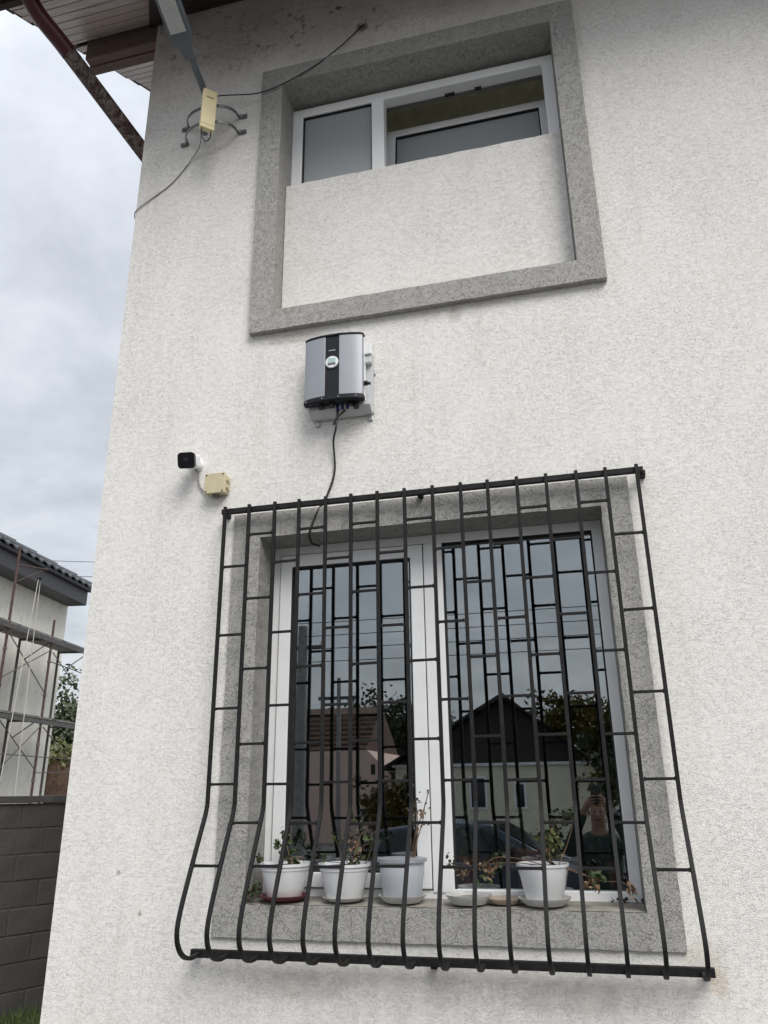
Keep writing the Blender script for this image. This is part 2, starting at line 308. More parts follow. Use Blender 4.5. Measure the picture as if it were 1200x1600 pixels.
# ---------------------------------------------------------------- mesh helpers
class MB:
    def __init__(s): s.v = []; s.f = []; s.T = None
    def add(s, vs, fs):
        o = len(s.v)
        for p in vs:
            p = Vector(p); s.v.append(s.T @ p if s.T else p)
        s.f += [tuple(i+o for i in q) for q in fs]; return s
    def box(s, x0, x1, y0, y1, z0, z1):
        return s.add([(x0,y0,z0),(x1,y0,z0),(x1,y1,z0),(x0,y1,z0),(x0,y0,z1),(x1,y0,z1),(x1,y1,z1),(x0,y1,z1)],
                     [(0,3,2,1),(4,5,6,7),(0,1,5,4),(1,2,6,5),(2,3,7,6),(3,0,4,7)])
    def hexa(s, p): # 8 points, bottom loop then top loop
        return s.add(p, [(0,3,2,1),(4,5,6,7),(0,1,5,4),(1,2,6,5),(2,3,7,6),(3,0,4,7)])
    def prism(s, poly, a0, a1, ax='y'):
        n = len(poly)
        def P(u, v, a): return {'y': (u, a, v), 'x': (a, u, v), 'z': (u, v, a)}[ax]
        vs = [P(u, v, a0) for u, v in poly] + [P(u, v, a1) for u, v in poly]
        fs = [tuple(range(n))[::-1], tuple(range(n, 2*n))] + [(i, (i+1) % n, n+(i+1) % n, n+i) for i in range(n)]
        return s.add(vs, fs)
    def tube(s, path, r, n=8, r1=None, cap=True, square=False):
        path = [Vector(p) for p in path]; m = len(path); vs = []; fs = []
        t0 = (path[1]-path[0]).normalized(); ref = Vector((0, 0, 1)) if abs(t0.z) < 0.9 else Vector((1, 0, 0))
        u = t0.cross(ref).normalized()
        for i, p in enumerate(path):
            t = (path[min(i+1, m-1)]-path[max(i-1, 0)]).normalized()
            u = (u - t*u.dot(t)).normalized(); w_ = t.cross(u)
            rr = r if r1 is None else r+(r1-r)*i/(m-1)
            for k in range(n):
                a = 2*math.pi*k/n + (math.pi/4 if square else 0)
                vs.append(p+(u*math.cos(a)+w_*math.sin(a))*rr)
        for i in range(m-1):
            for k in range(n):
                k2 = (k+1) % n; fs.append((i*n+k, i*n+k2, (i+1)*n+k2, (i+1)*n+k))
        if cap: fs += [tuple(range(n))[::-1], tuple((m-1)*n+k for k in range(n))]
        return s.add(vs, fs)
    def lathe(s, prof, c=(0, 0, 0), n=28, closed=False):
        m = len(prof); vs = []; fs = []
        for r, z in prof:
            for k in range(n):
                a = 2*math.pi*k/n; vs.append((c[0]+r*math.cos(a), c[1]+r*math.sin(a), c[2]+z))
        for i in range(m-1):
            for k in range(n):
                k2 = (k+1) % n; fs.append((i*n+k, i*n+k2, (i+1)*n+k2, (i+1)*n+k))
        fs.append(tuple(range(n))[::-1]); fs.append(tuple((m-1)*n+k for k in range(n)))
        return s.add(vs, fs)
    def leaf(s, p, size, nrm=None, n=6):
        nrm = nrm or Vector((random.gauss(0, 1), random.gauss(0, 1), random.gauss(0.4, 1)))
        nrm = Vector(nrm).normalized(); u = nrm.orthogonal().normalized(); w_ = nrm.cross(u); a0 = random.random()*6.3
        vs = [Vector(p)-nrm*size*0.22]
        for k in range(n):
            a = a0+2*math.pi*k/n; rr = size*random.uniform(0.75, 1.12)
            vs.append(Vector(p)+(u*math.cos(a)+w_*math.sin(a))*rr)
        return s.add(vs, [(0, k+1, (k+1) % n+1) for k in range(n)])
    def quadleaf(s, p, a, b):
        u = Vector((random.gauss(0, 1), random.gauss(0, 1), random.gauss(0, 1))).normalized(); w_ = u.orthogonal().normalized()
        p = Vector(p); return s.add([p-u*a, p+w_*b, p+u*a, p-w_*b], [(0, 1, 2, 3)])
    def mesh(s, name, mat, org=(0, 0, 0), smooth=False, bevel=0):
        me = bpy.data.meshes.new(name); o = Vector(org)
        me.from_pydata([tuple(p-o) for p in s.v], [], s.f); me.materials.append(mat)
        if smooth:
            me.polygons.foreach_set('use_smooth', [True]*len(me.polygons))
            me.update(); me.set_sharp_from_angle(angle=R(38))
        me.update(); return me
    def build(s, name, mat, parent=None, smooth=False, bevel=0.0, segs=2):
        """one mesh object from world-space points; parented objects keep their place"""
        if parent is not None:
            base = wloc(parent)
            ob = bpy.data.objects.new(name, s.mesh(name, mat, base, smooth)); ob.parent = parent
        else:
            c = sum(s.v, Vector())/len(s.v); c.z = min(p.z for p in s.v)
            ob = bpy.data.objects.new(name, s.mesh(name, mat, c, smooth)); ob.location = c
        COL.objects.link(ob)
        if bevel:
            b = ob.modifiers.new('bevel', 'BEVEL'); b.width = bevel; b.segments = segs; b.limit_method = 'ANGLE'; b.angle_limit = R(35)
        return ob
def wloc(o):
    l = Vector()
    while o is not None: l += o.location; o = o.parent
    return l
def tag(o, label=None, cat=None, group=None, kind=None):
    if label: o['label'] = label
    if cat: o['category'] = cat
    if group: o['group'] = group
    if kind: o['kind'] = kind
    return o
def thing(name, loc, label, cat, group=None):
    o = bpy.data.objects.new(name, None); o.location = loc; o.empty_display_size = 0.1; COL.objects.link(o)
    return tag(o, label, cat, group)
def inst(name, me, parent, off):
    o = bpy.data.objects.new(name, me); o.parent = parent; o.location = off; COL.objects.link(o); return o
def spline(pts, n=8):
    pts = [Vector(p) for p in pts]; P = [pts[0]*2-pts[1]]+pts+[pts[-1]*2-pts[-2]]; out = []
    for i in range(1, len(P)-2):
        a, b, c, d = P[i-1:i+3]
        for k in range(n):
            t = k/n; out.append(0.5*((2*b)+(c-a)*t+(2*a-5*b+4*c-d)*t*t+(3*b-a-3*c+d)*t**3))
    out.append(pts[-1]); return out

# ================================================================ SETTING
GZ = -0.12
tag(MB().add([(-400,-400,GZ),(400,-400,GZ),(400,400,GZ),(-400,400,GZ)], [(0,1,2,3)]).build('ground', M['ground']), kind='structure')
tag(MB().box(-200, 200, -17.5, -11.0, GZ-0.2, GZ+0.004).build('road', M['asphalt']), kind='structure')

# ================================================================ HOUSE
HX = -2.355; HR = 4.2; HT = 6.47; HD = 4.35
house = thing('house', (HX, 0, GZ), 'two storey house with off-white stucco wall and grey window surrounds', 'house')
UX0, UX1, UZ0, UZ1 = -1.554, 0.299, 3.914, 5.776; UIX0, UIX1, UIZ0, UIZ1 = -1.422, 0.172, 4.035, 5.651
LX0, LX1, LZ0, LZ1 = -1.585, 0.274, 1.044, 2.891; LIX0, LIX1, LIZ0, LIZ1 = -1.447, 0.153, 1.166, 2.767
w_ = MB()
WT = 0.34
xs = [HX, LIX0, UIX0, LIX1, UIX1, HR]; zs = [GZ-0.2, LIZ0, LIZ1, UIZ0, UIZ1, HT+0.12]
for i in range(5):
    for j in range(5):
        xa, xb, za_, zb = xs[i], xs[i+1], zs[j], zs[j+1]
        if j == 1 and i in (1, 2): continue
        if j == 3 and i in (2, 3): continue
        w_.add([(xa,0,za_),(xb,0,za_),(xb,0,zb),(xa,0,zb)], [(0,1,2,3)])
        w_.add([(xa,WT,za_),(xb,WT,za_),(xb,WT,zb),(xa,WT,zb)], [(3,2,1,0)])
# gable side wall, back wall and right wall
w_.add([(HX,0,GZ-0.2),(HX,HD,GZ-0.2),(HX,HD,6.5+0.65*(HD/2)),(HX,HD/2,6.5+0.65*HD/2),(HX,0,HT+0.12)], [(4,3,2,1,0)])
w_.add([(HX,HD,GZ-0.2),(HR,HD,GZ-0.2),(HR,HD,8.0),(HX,HD,8.0)], [(3,2,1,0)])
# right wall with an unseen opening added to light the upper room
w_.add([(HR,0,GZ-0.2),(HR,HD,GZ-0.2),(HR,HD,3.6),(HR,0,3.6)], [(0,1,2,3)]); w_.add([(HR,0,5.9),(HR,HD,5.9),(HR,HD,8.0),(HR,0,HT+0.12)], [(0,1,2,3)])
w_.add([(HR,0,3.6),(HR,.6,3.6),(HR,.6,5.9),(HR,0,5.9)], [(0,1,2,3)]); w_.add([(HR,3.8,3.6),(HR,HD,3.6),(HR,HD,5.9),(HR,3.8,5.9)], [(0,1,2,3)])
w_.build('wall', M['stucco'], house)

def reveal(name, x0, x1, z0, z1, d0, d1, sillmat):
    r = MB()
    r.add([(x0,d0,z0),(x0,d1,z0),(x0,d1,z1),(x0,d0,z1)], [(0,1,2,3)])
    r.add([(x1,d0,z0),(x1,d1,z0),(x1,d1,z1),(x1,d0,z1)], [(3,2,1,0)])
    r.add([(x0,d0,z1),(x1,d0,z1),(x1,d1,z1),(x0,d1,z1)], [(3,2,1,0)])
    return r
def surround(d, X0, X1, Z0, Z1, I0, I1, J0, J1, name):
    """flat stucco band round a window, proud of the wall, with its reveals"""
    b = MB(); y = -d; NS = 48
    def loop(x0, x1, z0, z1, jit):
        pts = []
        for (ax_, az_), (bx, bz) in (((x0, z0), (x1, z0)), ((x1, z0), (x1, z1)), ((x1, z1), (x0, z1)), ((x0, z1), (x0, z0))):
            for q in range(NS):
                t = q/NS; e_ = jit*random.gauss(0, 1) if q else 0
                pts.append((ax_+(bx-ax_)*t+(e_ if ax_ == bx else 0), az_+(bz-az_)*t+(e_ if az_ == bz else 0)))
        return pts
    o = loop(X0, X1, Z0, Z1, .0008); i_ = loop(I0, I1, J0, J1, .0007); ib = loop(I0, I1, J0, J1, 0); n_ = len(o)
    vs = [(x, y, z) for x, z in o] + [(x, y, z) for x, z in i_] + [(x, 0.001, z) for x, z in o] + [(x, WT-0.02, z) for x, z in ib]
    fs = []
    for k in range(n_):
        k2 = (k+1) % n_
        fs += [(k, k2, n_+k2, n_+k), (k, 2*n_+k, 2*n_+k2, k2), (n_+k, n_+k2, 3*n_+k2, 3*n_+k)]
    b.add(vs, fs)
    return b.build(name, M['grey'], house)
surround(0.037, UX0, UX1, UZ0, UZ1, UIX0+.002, UIX1-.002, UIZ0+.002, UIZ1-.002, 'window_surround')
surround(0.015, LX0, LX1, LZ0, LZ1, LIX0+.002, LIX1-.002, LIZ0+.002, LIZ1-.002, 'window_surround')
# dirty cement bed on the lower window's sill
sb = MB(); N = 40
for i in range(N):
    a = LIX0+.004+(LIX1-LIX0-.008)*i/N; b_ = LIX0+.004+(LIX1-LIX0-.008)*(i+1)/N
    j = lambda q: 0.004*math.sin(q*31)+0.003*math.sin(q*77+1)
    sb.add([(a,-0.013+abs(j(a)),LIZ0+.004),(b_,-0.013+abs(j(b_)),LIZ0+.004),(b_,0.2,LIZ0+.016),(a,0.2,LIZ0+.016)], [(0,1,2,3)])
sb.build('window_sill', M['sill'], house)
# plastered infill that closes the lower part of the upper window
xa_, xb_ = UIX0+.004, UIX1-.004
MB().prism([(xa_, UIZ0+.003), (xb_, UIZ0+.003)]+[(xb_+(xa_-xb_)*q/60, 4.962+.0012*math.sin(q*.7)+random.gauss(0, .0007)) for q in range(61)], 0.072, 0.150, 'y').build('infill_panel', M['stucco'], house, bevel=0.005)

# rooms behind the windows (seen dimly through the panes)
def room(z0, z1, mat, X1, op):
    r = MB(); X0, Y0, Y1 = HX+.3, WT+.001, HD-.3
    r.add([(X0,Y0,z0),(X1,Y0,z0),(X1,Y1,z0),(X0,Y1,z0),(X0,Y0,z1),(X1,Y0,z1),(X1,Y1,z1),(X0,Y1,z1)],
          [(0,1,2,3),(7,6,5,4),(2,6,7,3),(3,7,4,0)] + ([] if op else [(1,5,6,2)]))
    if op:
        a, b_, c, d = op
        for y0, y1, q0, q1 in ((Y0, Y1, z0, c), (Y0, Y1, d, z1), (Y0, a, c, d), (b_, Y1, c, d)): r.add([(X1,y0,q0),(X1,y1,q0),(X1,y1,q1),(X1,y0,q1)], [(3,2,1,0)])
    return r.build('room', mat, house)
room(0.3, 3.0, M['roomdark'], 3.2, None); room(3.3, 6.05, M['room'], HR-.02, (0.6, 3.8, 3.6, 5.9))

# ---- lower window: tilt sash left, fixed pane right
lw = MB()
FY, FB = 0.176, 0.245
def ring(b, x0, x1, z0, z1, t, y0, y1, tl=None, tb=None):
    tl = tl or t; tb = tb or t
    o = [(x0, z0), (x1, z0), (x1, z1), (x0, z1)]; i_ = [(x0+tl, z0+tb), (x1-t, z0+tb), (x1-t, z1-t), (x0+tl, z1-t)]
    vs = [(x, y0, z) for x, z in o]+[(x, y0, z) for x, z in i_]+[(x, y1, z) for x, z in o]+[(x, y1, z) for x, z in i_]
    fs = []
    for k in range(4):
        k2 = (k+1) % 4
        fs += [(k, k2, 4+k2, 4+k), (8+k2, 8+k, 12+k, 12+k2), (k2, k, 8+k, 8+k2), (4+k, 4+k2, 12+k2, 12+k)]
    b.add(vs, fs); return b
win = bpy.data.objects.new('window', ring(MB(), LIX0+.003, LIX1-.003, LIZ0+.012, LIZ1-.003, 0.045, FY, FB, 0.036, 0.038).mesh('window', M['pvc'], wloc(house)))
win.parent = house; COL.objects.link(win); bv = win.modifiers.new('bevel', 'BEVEL'); bv.width = 0.003; bv.segments = 2
win['label'] = 'wide white window behind the grille, double sash left and fixed pane right'
MB().box(-0.682, -0.592, FY-0.006, FB, LIZ0+.036, LIZ1-.049).build('mullion', M['pvc'], win, bevel=0.004)
ring(MB(), -1.405, -0.686, 1.216, 2.716, 0.060, FY-0.012, FB-0.01).build('sash', M['pvc'], win, bevel=0.004)
ring(MB(), -1.346, -0.745, 1.275, 2.657, 0.008, FY-0.008, FB-0.012).build('gasket', M['gasket'], win)
ring(MB(), -0.593, 0.106, 1.203, 2.723, 0.008, FY+0.004, FB-0.012).build('gasket', M['gasket'], win)
ring(MB(), -1.4095, -0.6815, 1.2115, 2.7205, 0.0045, FY-.0015, FY+.01).build('gasket', M['gasket'], win)
MB().box(-1.339, -0.752, 0.190, 0.194, 1.282, 2.650).build('pane', M['glass'], win)
MB().box(-0.586, 0.099, 0.196, 0.200, 1.210, 2.716).build('pane', M['glass'], win)

sw_ = MB()
for y0, y1, q0, q1 in ((.6, 3.8, 3.6, 3.67), (.6, 3.8, 5.83, 5.9), (.6, .67, 3.67, 5.83), (3.73, 3.8, 3.67, 5.83), (2.16, 2.24, 3.67, 5.83)): sw_.box(HR-.07, HR-.005, y0, y1, q0, q1)
added_win = sw_.build('window', M['pvc'], house)  # unseen window, added so daylight reaches the upper room's ceiling
MB().box(HR-.05, HR-.03, 0.66, 3.74, 3.66, 5.84).build('pane', M['glass'], added_win)

# ---- upper window: fixed pane left, bottom-hinged sash tilted into the room
UF = 0.150
win2 = bpy.data.objects.new('window', ring(MB(), UIX0+.003, UIX1-.003, 4.07, UIZ1-.036, 0.062, UF, UF+.07, 0.066).mesh('window', M['pvc'], wloc(house)))
win2.parent = house; COL.objects.link(win2); bv = win2.modifiers.new('bevel', 'BEVEL'); bv.width = 0.003; bv.segments = 2
win2['label'] = 'white upper window with its right sash tilted open, half walled up'
MB().box(-0.912, -0.836, UF-.003, UF+.07, 4.12, 5.556).build('mullion', M['pvc'], win2, bevel=0.003)
ring(MB(), -1.353, -0.910, 4.13, 5.555, 0.008, UF+.010, UF+.06).build('gasket', M['gasket'], win2)
MB().box(-1.346, -0.917, UF+.024, UF+.044, 4.138, 5.548).build('pane', M['uglass'], win2)
th = R(7.2); T = Matrix.Translation((0, UF+.050, 4.135)) @ Matrix.Rotation(-th, 4, 'X')
s2 = MB(); s2.T = T; ring(s2, -0.872, 0.128, 0.0, 1.405, 0.056, 0.0, 0.065); sash = s2.build('sash', M['pvc'], win2, bevel=0.004)
s2 = MB(); s2.T = T; ring(s2, -0.817, 0.073, 0.055, 1.350, 0.008, 0.006, 0.05); s2.build('gasket', M['gasket'], win2)
s2 = MB(); s2.T = T; s2.box(-0.810, 0.066, 0.022, 0.042, 0.062, 1.343); s2.build('pane', M['uglass'], win2)
for a, b_ in ((-0.47, -0.41), (-0.29, -0.25)):
    MB().box(a, b_, UF+.055, UF+.068, 5.538, 5.552).build('latch', M['gasket'], win2)

# ---- eave: sloping board soffit, plate beam, rafter, fascia, roof sheet
SL = 0.65; sz = lambda y: 6.5+SL*y
pitch = math.atan(SL); cp, sp_ = math.cos(pitch), math.sin(pitch)
def slope_board(x0, x1, y0, y1, t, name, mat, gap=0.006, drop=0.0):
    g = gap*0.5
    pts = []
    for dz in (drop, drop+t):
        for x, y in ((x0, y0+g), (x1, y0+g), (x1, y1-g), (x0, y1-g)):
            pts.append((x, y-sp_*dz*0, sz(y)+dz))
    return MB().hexa(pts).build(name, mat, house, bevel=0.003, segs=1)
PW = 0.083; y = -0.62; k = 0
while y < 3.0:
    xl = -3.02+random.uniform(-0.012, 0.012)
    ym = min(y+PW, -0.001)
    if y < -0.02:
        xe = lambda q: -2.388-.63*q
        def mitre(xa, xb, m_):
            g_ = .003; pts = []
            for dz in (0, .02):
                for x_, y_ in ((xa(y), y+g_), (xb(y), y+g_), (xb(ym), ym-g_), (xa(ym), ym-g_)): pts.append((x_, y_, sz(y_)+dz))
            MB().hexa(pts).build('soffit_board', M[m_], house, bevel=0.003, segs=1)
        mitre(lambda q: xl, lambda q: xe(q)-.02, 'boards'); mitre(lambda q: xe(q)+.02, lambda q: HR+.3, 'dboards')
    else:
        slope_board(xl, HX-.004, y, y+PW, 0.02, 'soffit_board', M['boards'])
    y += PW; k += 1
# dark backing and roof covering above the boards
roof = MB()
for x0, x1, y0, y1 in ((-3.035, HR+.33, -0.66, 3.0),):
    p = []
    for dz in (0.028, 0.10):
        for x, yy in ((x0, y0), (x1, y0), (x1, y1), (x0, y1)): p.append((x, yy, sz(yy)+dz))
    roof.hexa(p)
roof.build('roof', M['dboards'], house)
# ragged tile edge over the verge
for i in range(22):
    ya = -0.66+i*0.165
    vt = MB(); pts = [(0, 0), (0.16, -0.02), (0.18, 0.03), (0.02, 0.055)]
    vt.hexa([(-3.055, ya, sz(ya)+0.025), (-2.9, ya, sz(ya)+0.105), (-2.9, ya+.17, sz(ya+.17)+0.105), (-3.05, ya+.17, sz(ya+.17)+0.010),
             (-3.055, ya, sz(ya)+0.14), (-2.9, ya, sz(ya)+0.14), (-2.9, ya+.17, sz(ya+.17)+0.12), (-3.05, ya+.17, sz(ya+.17)+0.12)])
    vt.build('verge_tile', M['dboards'], house)
MB().box(-2.905, HX-.002, 0.012, 0.072, 6.352, 6.60).build('beam', M['beam'], house, bevel=0.004)
MB().box(-2.915, HX-.002, 0.076, 0.140, 6.345, 6.62).build('beam', M['beam'], house, bevel=0.004)
_e = lambda q: -2.388-.63*q
MB().hexa([(_e(-.6)-.03,-.6,sz(-.6)-.03),(_e(-.6)+.06,-.6,sz(-.6)-.03),(_e(0)+.06,-.002,sz(0)-.03),(_e(0)-.03,-.002,sz(0)-.03),
           (_e(-.6)-.03,-.6,sz(-.6)-.002),(_e(-.6)+.06,-.6,sz(-.6)-.002),(_e(0)+.06,-.002,sz(0)-.002),(_e(0)-.03,-.002,sz(0)-.002)]).build('mitre_trim', M['dboards'], house, bevel=0.003)
MB().box(-3.03, HR+.3, -0.66, -0.625, sz(-.62)-.06, sz(-.62)+.12).build('fascia', M['dboards'], house)
g = MB()
gp = [(-0.665-0.07+0.07*math.cos(math.pi+math.pi*i/10), sz(-.62)+0.07*math.sin(math.pi+math.pi*i/10)) for i in range(11)]
for i in range(10):
    (ya, za1), (yb, zb1) = gp[i], gp[i+1]
    g.hexa([(-3.03,ya,za1),(HR+.3,ya,za1),(HR+.3,yb,zb1),(-3.03,yb,zb1),(-3.03,ya,za1+.004),(HR+.3,ya,za1+.004),(HR+.3,yb,zb1+.004),(-3.03,yb,zb1+.004)])
g.build('gutter', M['maroon'], house)
dp = bpy.data.objects.new('downpipe', None)
A = at(95, 66, -0.46); B = Vector((-2.425, 0.10, 5.33))
# lower end sits on the gable wall just behind the corner
B = at(224, 231, 0.035); B.x = min(B.x, -2.40)
top = at(37, -28, -0.70)
el = spline([top+Vector((0, 0, 0.18)), top, at(56, 16, -0.60), A, A+(B-A)*0.12], 6)
e1 = MB().tube(el[:-1]+[A+(B-A)*0.10], 0.050, 16).build('downpipe', M['maroon'], house, smooth=True)
dn = (B-A).normalized()
e2 = MB().tube([A+(B-A)*0.08, A+(B-A)*0.5, B, B+dn*0.25+Vector((0, 0, 0)), B+dn*0.42+Vector((0, 0.02, -0.10)), B+dn*0.5+Vector((0, 0, -0.5)), B+dn*0.5+Vector((0, 0, -5.0))], 0.048, 16).build('pipe', M['peel'], e1, smooth=True)

# ================================================================ WINDOW GRILLE
G0 = -0.08; NB = 16; BX0, BX1 = -1.606, 0.312; STP = (BX1-BX0)/(NB-1)
gr_ = thing('window_grille', (-0.647, G0, 0.98), 'black iron window grille bellied out at the foot, over the ground floor window', 'grille')
base = wloc(gr_)
prof = [(-.080, 2.915), (-.080, 2.3), (-.080, 1.56), (-.086, 1.535)] + [(p.y, p.z) for p in spline([(0,-.094,1.513), (0,-.181,1.338), (0,-.252,1.185), (0,-.274,1.105), (0,-.258,1.050), (0,-.212,1.008), (0,-.150,.990), (0,-.078,.992)], 5)]
h = 0.0076
bm_ = MB(); n = len(prof); vs = []; fs = []
for i, (yy, zz) in enumerate(prof):
    a = Vector(prof[max(i-1, 0)]); c = Vector(prof[min(i+1, n-1)]); t = (c-a).normalized(); nn = Vector((-t.y, t.x))
    for sx, sn in ((-1, -1), (1, -1), (1, 1), (-1, 1)):
        vs.append((sx*h, yy+nn.x*sn*h, zz+nn.y*sn*h))
for i in range(n-1):
    for q in range(4): fs.append((i*4+q, i*4+(q+1) % 4, i*4+4+(q+1) % 4, i*4+4+q))
fs += [(3, 2, 1, 0), tuple((n-1)*4+q for q in range(4))]
bm_.add(vs, fs); barme = bm_.mesh('bar', M['iron'], (0, base.y, base.z))
for i in range(NB):
    o = inst('bar', barme, gr_, (BX0+i*STP-base.x+random.uniform(-.003, .003), 0, 0))
    b = o.modifiers.new('bevel', 'BEVEL'); b.width = 0.0016; b.segments = 2; b.limit_method = 'ANGLE'; b.angle_limit = R(50)
rg = MB().box(-STP/2+h-.001, STP/2-h+.001, -0.0055, 0.0055, -0.0055, 0.0055)
for sx in (-1, 1):
    e_ = sx*(STP/2-h-.0005); rg.add([(e_,-.0082,-.0078), (e_,.0078,-.0085), (e_,.0085,.0078), (e_,-.0078,.0085), (e_-sx*.0075,-.0050,-.0050), (e_-sx*.0075,.0050,-.0050), (e_-sx*.0075,.0050,.0050), (e_-sx*.0075,-.0050,.0050)], [(0,1,5,4),(1,2,6,5),(2,3,7,6),(3,0,4,7)])
rung = rg.mesh('rung', M['iron'])
def bar_y(z):
    for (ya, za1), (yb, zb1) in zip(prof, prof[1:]):
        if zb1 <= z <= za1: return ya+(yb-ya)*(za1-z)/(za1-zb1)
    return G0
for gi in range(NB-1):
    zz = [2.611, 2.286, 1.958, 1.637, 1.330] if gi % 2 == 0 else [2.764, 2.447, 2.125, 1.803, 1.482]
    for z in zz:
        z += random.uniform(-.004, .004)
        o = inst('rung', rung, gr_, (BX0+(gi+.5)*STP-base.x, bar_y(z)-base.y, z-base.z)); o.rotation_euler.y = random.uniform(-.008, .008)
        b = o.modifiers.new('bevel', 'BEVEL'); b.width = 0.0013; b.segments = 1
MB().box(-1.630, 0.340, -0.0725, -0.0505, 2.882, 2.908).build('rail', M['iron'], gr_, bevel=0.002)
MB().box(-1.645, 0.352, -0.0760, -0.0520, 0.978, 1.008).build('rail', M['iron'], gr_, bevel=0.002)
for x0, z0 in ((-1.622, 2.884), (0.338, 2.880), (-0.647, 2.886), (-1.635, 0.980), (0.338, 0.978), (-0.647, 0.970)):
    MB().box(x0-.012, x0+.012, -0.0518, 0.002, z0-.004, z0+.018).build('wall_bracket', M['iron'], gr_, bevel=0.002)

# ================================================================ SOLAR INVERTER
iv = thing('solar_inverter', (-1.03, 0, 3.35), 'grey and black solar inverter box with round white display, mounted between the two windows', 'inverter')
IX0, IX1 = -1.200, -0.901; cxm = (IX0+IX1)/2; IZ0, IZ1 = 3.405, 3.758; HWd = (IX1-IX0)/2
def front(x):
    q = (x-cxm)/HWd; return -0.138+0.018*max(0, abs(q)-.24)**1.3/.7+0.008*abs(q)**8
def curved(xa, xb, z0, z1, yb_, off=0.0, n=10):
    b = MB(); xs_ = [xa+(xb-xa)*i/n for i in range(n+1)]
    poly = [(x, front(x)+off) for x in xs_]+[(xb, yb_), (xa, yb_)]
    return b.prism(poly, z0, z1, 'z')
CB = -0.088
curved(IX0, cxm-.036, IZ0+.012, IZ1-.008, CB).build('cover_panel', M['silver'], iv, smooth=True, bevel=0.002)
curved(cxm+.036, IX1, IZ0+.012, IZ1-.008, CB).build('cover_panel', M['silver'], iv, smooth=True, bevel=0.002)
curved(cxm-.0355, cxm+.0355, IZ0+.012, IZ1-.008, CB, 0.003).build('centre_panel', M['charcoal'], iv, smooth=True)
curved(IX0-.003, IX1+.005, IZ1-.008, IZ1+.004, CB+.006, -0.003, 16).build('top_cap', M['charcoal'], iv, smooth=True, bevel=0.003)
curved(IX0-.004, IX1+.005, IZ0-.014, IZ0+.012, CB+.006, -0.004, 16).build('bottom_cap', M['charcoal'], iv, smooth=True, bevel=0.004)
MB().box(IX0+.045, IX1-.004, CB+.007, -0.026, IZ0-.006, IZ1-.02).build('housing', M['white'], iv, bevel=0.005)
DZ = at(517, 566, -.14).z; TZ = at(517, 547, -.14).z
T = Matrix.Translation((cxm, front(cxm)-.001, DZ)) @ Matrix.Rotation(R(90), 4, 'X')
b = MB(); b.T = T; b.lathe([(0.0325, -0.004), (0.0335, 0.002), (0.031, 0.005), (0.004, 0.006)], n=36); ds = b.build('display', M['white'], iv, smooth=True)
yd = front(cxm)
MB().box(cxm-.018, cxm+.020, yd-.0095, yd-.0068, DZ-.006, DZ+.020).build('screen', M['lcd'], ds)
for i in range(6):
    MB().box(cxm-.019+i*.0068, cxm-.0145+i*.0068, yd-.0095, yd-.0068, DZ-.0165, DZ-.0112).build('button_mark', M['charcoal'], ds)
for i in range(5):
    MB().box(cxm-.017+i*.0070, cxm-.0122+i*.0070, yd+.0012, yd+.0040, TZ-.002, TZ+.0025).build('lettering', M['ltgrey'], iv)
for x in (IX0+.012, cxm-.048, cxm+.035, IX1-.03):
    b = MB(); b.T = Matrix.Translation((x, front(x)-.003, IZ0-.001)) @ Matrix.Rotation(R(90), 4, 'X'); b.lathe([(.003, -.002), (.003, .003)], n=10); b.build('screw', M['galv'], iv)
# mounting frame behind and below
MB().box(-1.175, -1.130, -0.025, -0.003, 3.36, 3.74).build('mounting_rail', M['galv'], iv, bevel=0.002)
MB().box(-0.915, -0.872, -0.022, -0.003, 3.36, 3.74).build('mounting_rail', M['ltgrey'], iv, bevel=0.002)
b = MB(); b.prism([(-0.026, 3.415), (-0.072, 3.405), (-0.074, 3.378), (-0.030, 3.352), (-0.006, 3.352), (-0.006, 3.415)], -1.192, -0.876, 'x')
b.build('lower_bracket', M['ltgrey'], iv, bevel=0.003)
for x in (-1.165, -0.890):
    MB().box(x-.012, x+.012, -0.010, -0.001, 3.322, 3.352).build('fixing_tab', M['galv'], iv, bevel=0.003)
MB().box(-0.885, -0.862, -0.010, -0.001, 3.575, 3.605).build('fixing_tab', M['galv'], iv, bevel=0.003)
MB().box(-0.915, -0.871, -0.060, -0.004, 3.668, 3.724).build('side_module', M['white'], iv, bevel=0.004)
MB().box(-0.915, -0.873, -0.050, -0.006, 3.622, 3.666).build('side_module', M['ltgrey'], iv, bevel=0.006)
sw = at(576, 598, -.07)
MB().tube([(sw.x-.03,-0.07,sw.z), (sw.x-.006,-0.07,sw.z)], 0.013, 10).build('isolator_switch', M['blackpl'], iv, smooth=True)
MB().tube([(sw.x-.006,-0.07,sw.z), (sw.x+.008,-0.07,sw.z-.006)], 0.008, 8).build('switch_knob', M['blackpl'], iv, smooth=True)
for i, (x, y, r, m_, l_) in enumerate(((-1.115,-0.095,.015,'blackpl',.022), (-1.062,-0.10,.016,'blackpl',.020), (-0.945,-0.075,.015,'blackpl',.030), (-0.970,-0.09,.012,'blackpl',.020), (-1.040,-0.07,.009,'blue',.034), (-1.015,-0.07,.008,'blue',.026), (-0.990,-0.07,.008,'blue',.026))):
    MB().tube([(x,y,IZ0-.008), (x,y,IZ0-.010-l_)], r, 12).build('cable_gland', M[m_], iv, smooth=True)
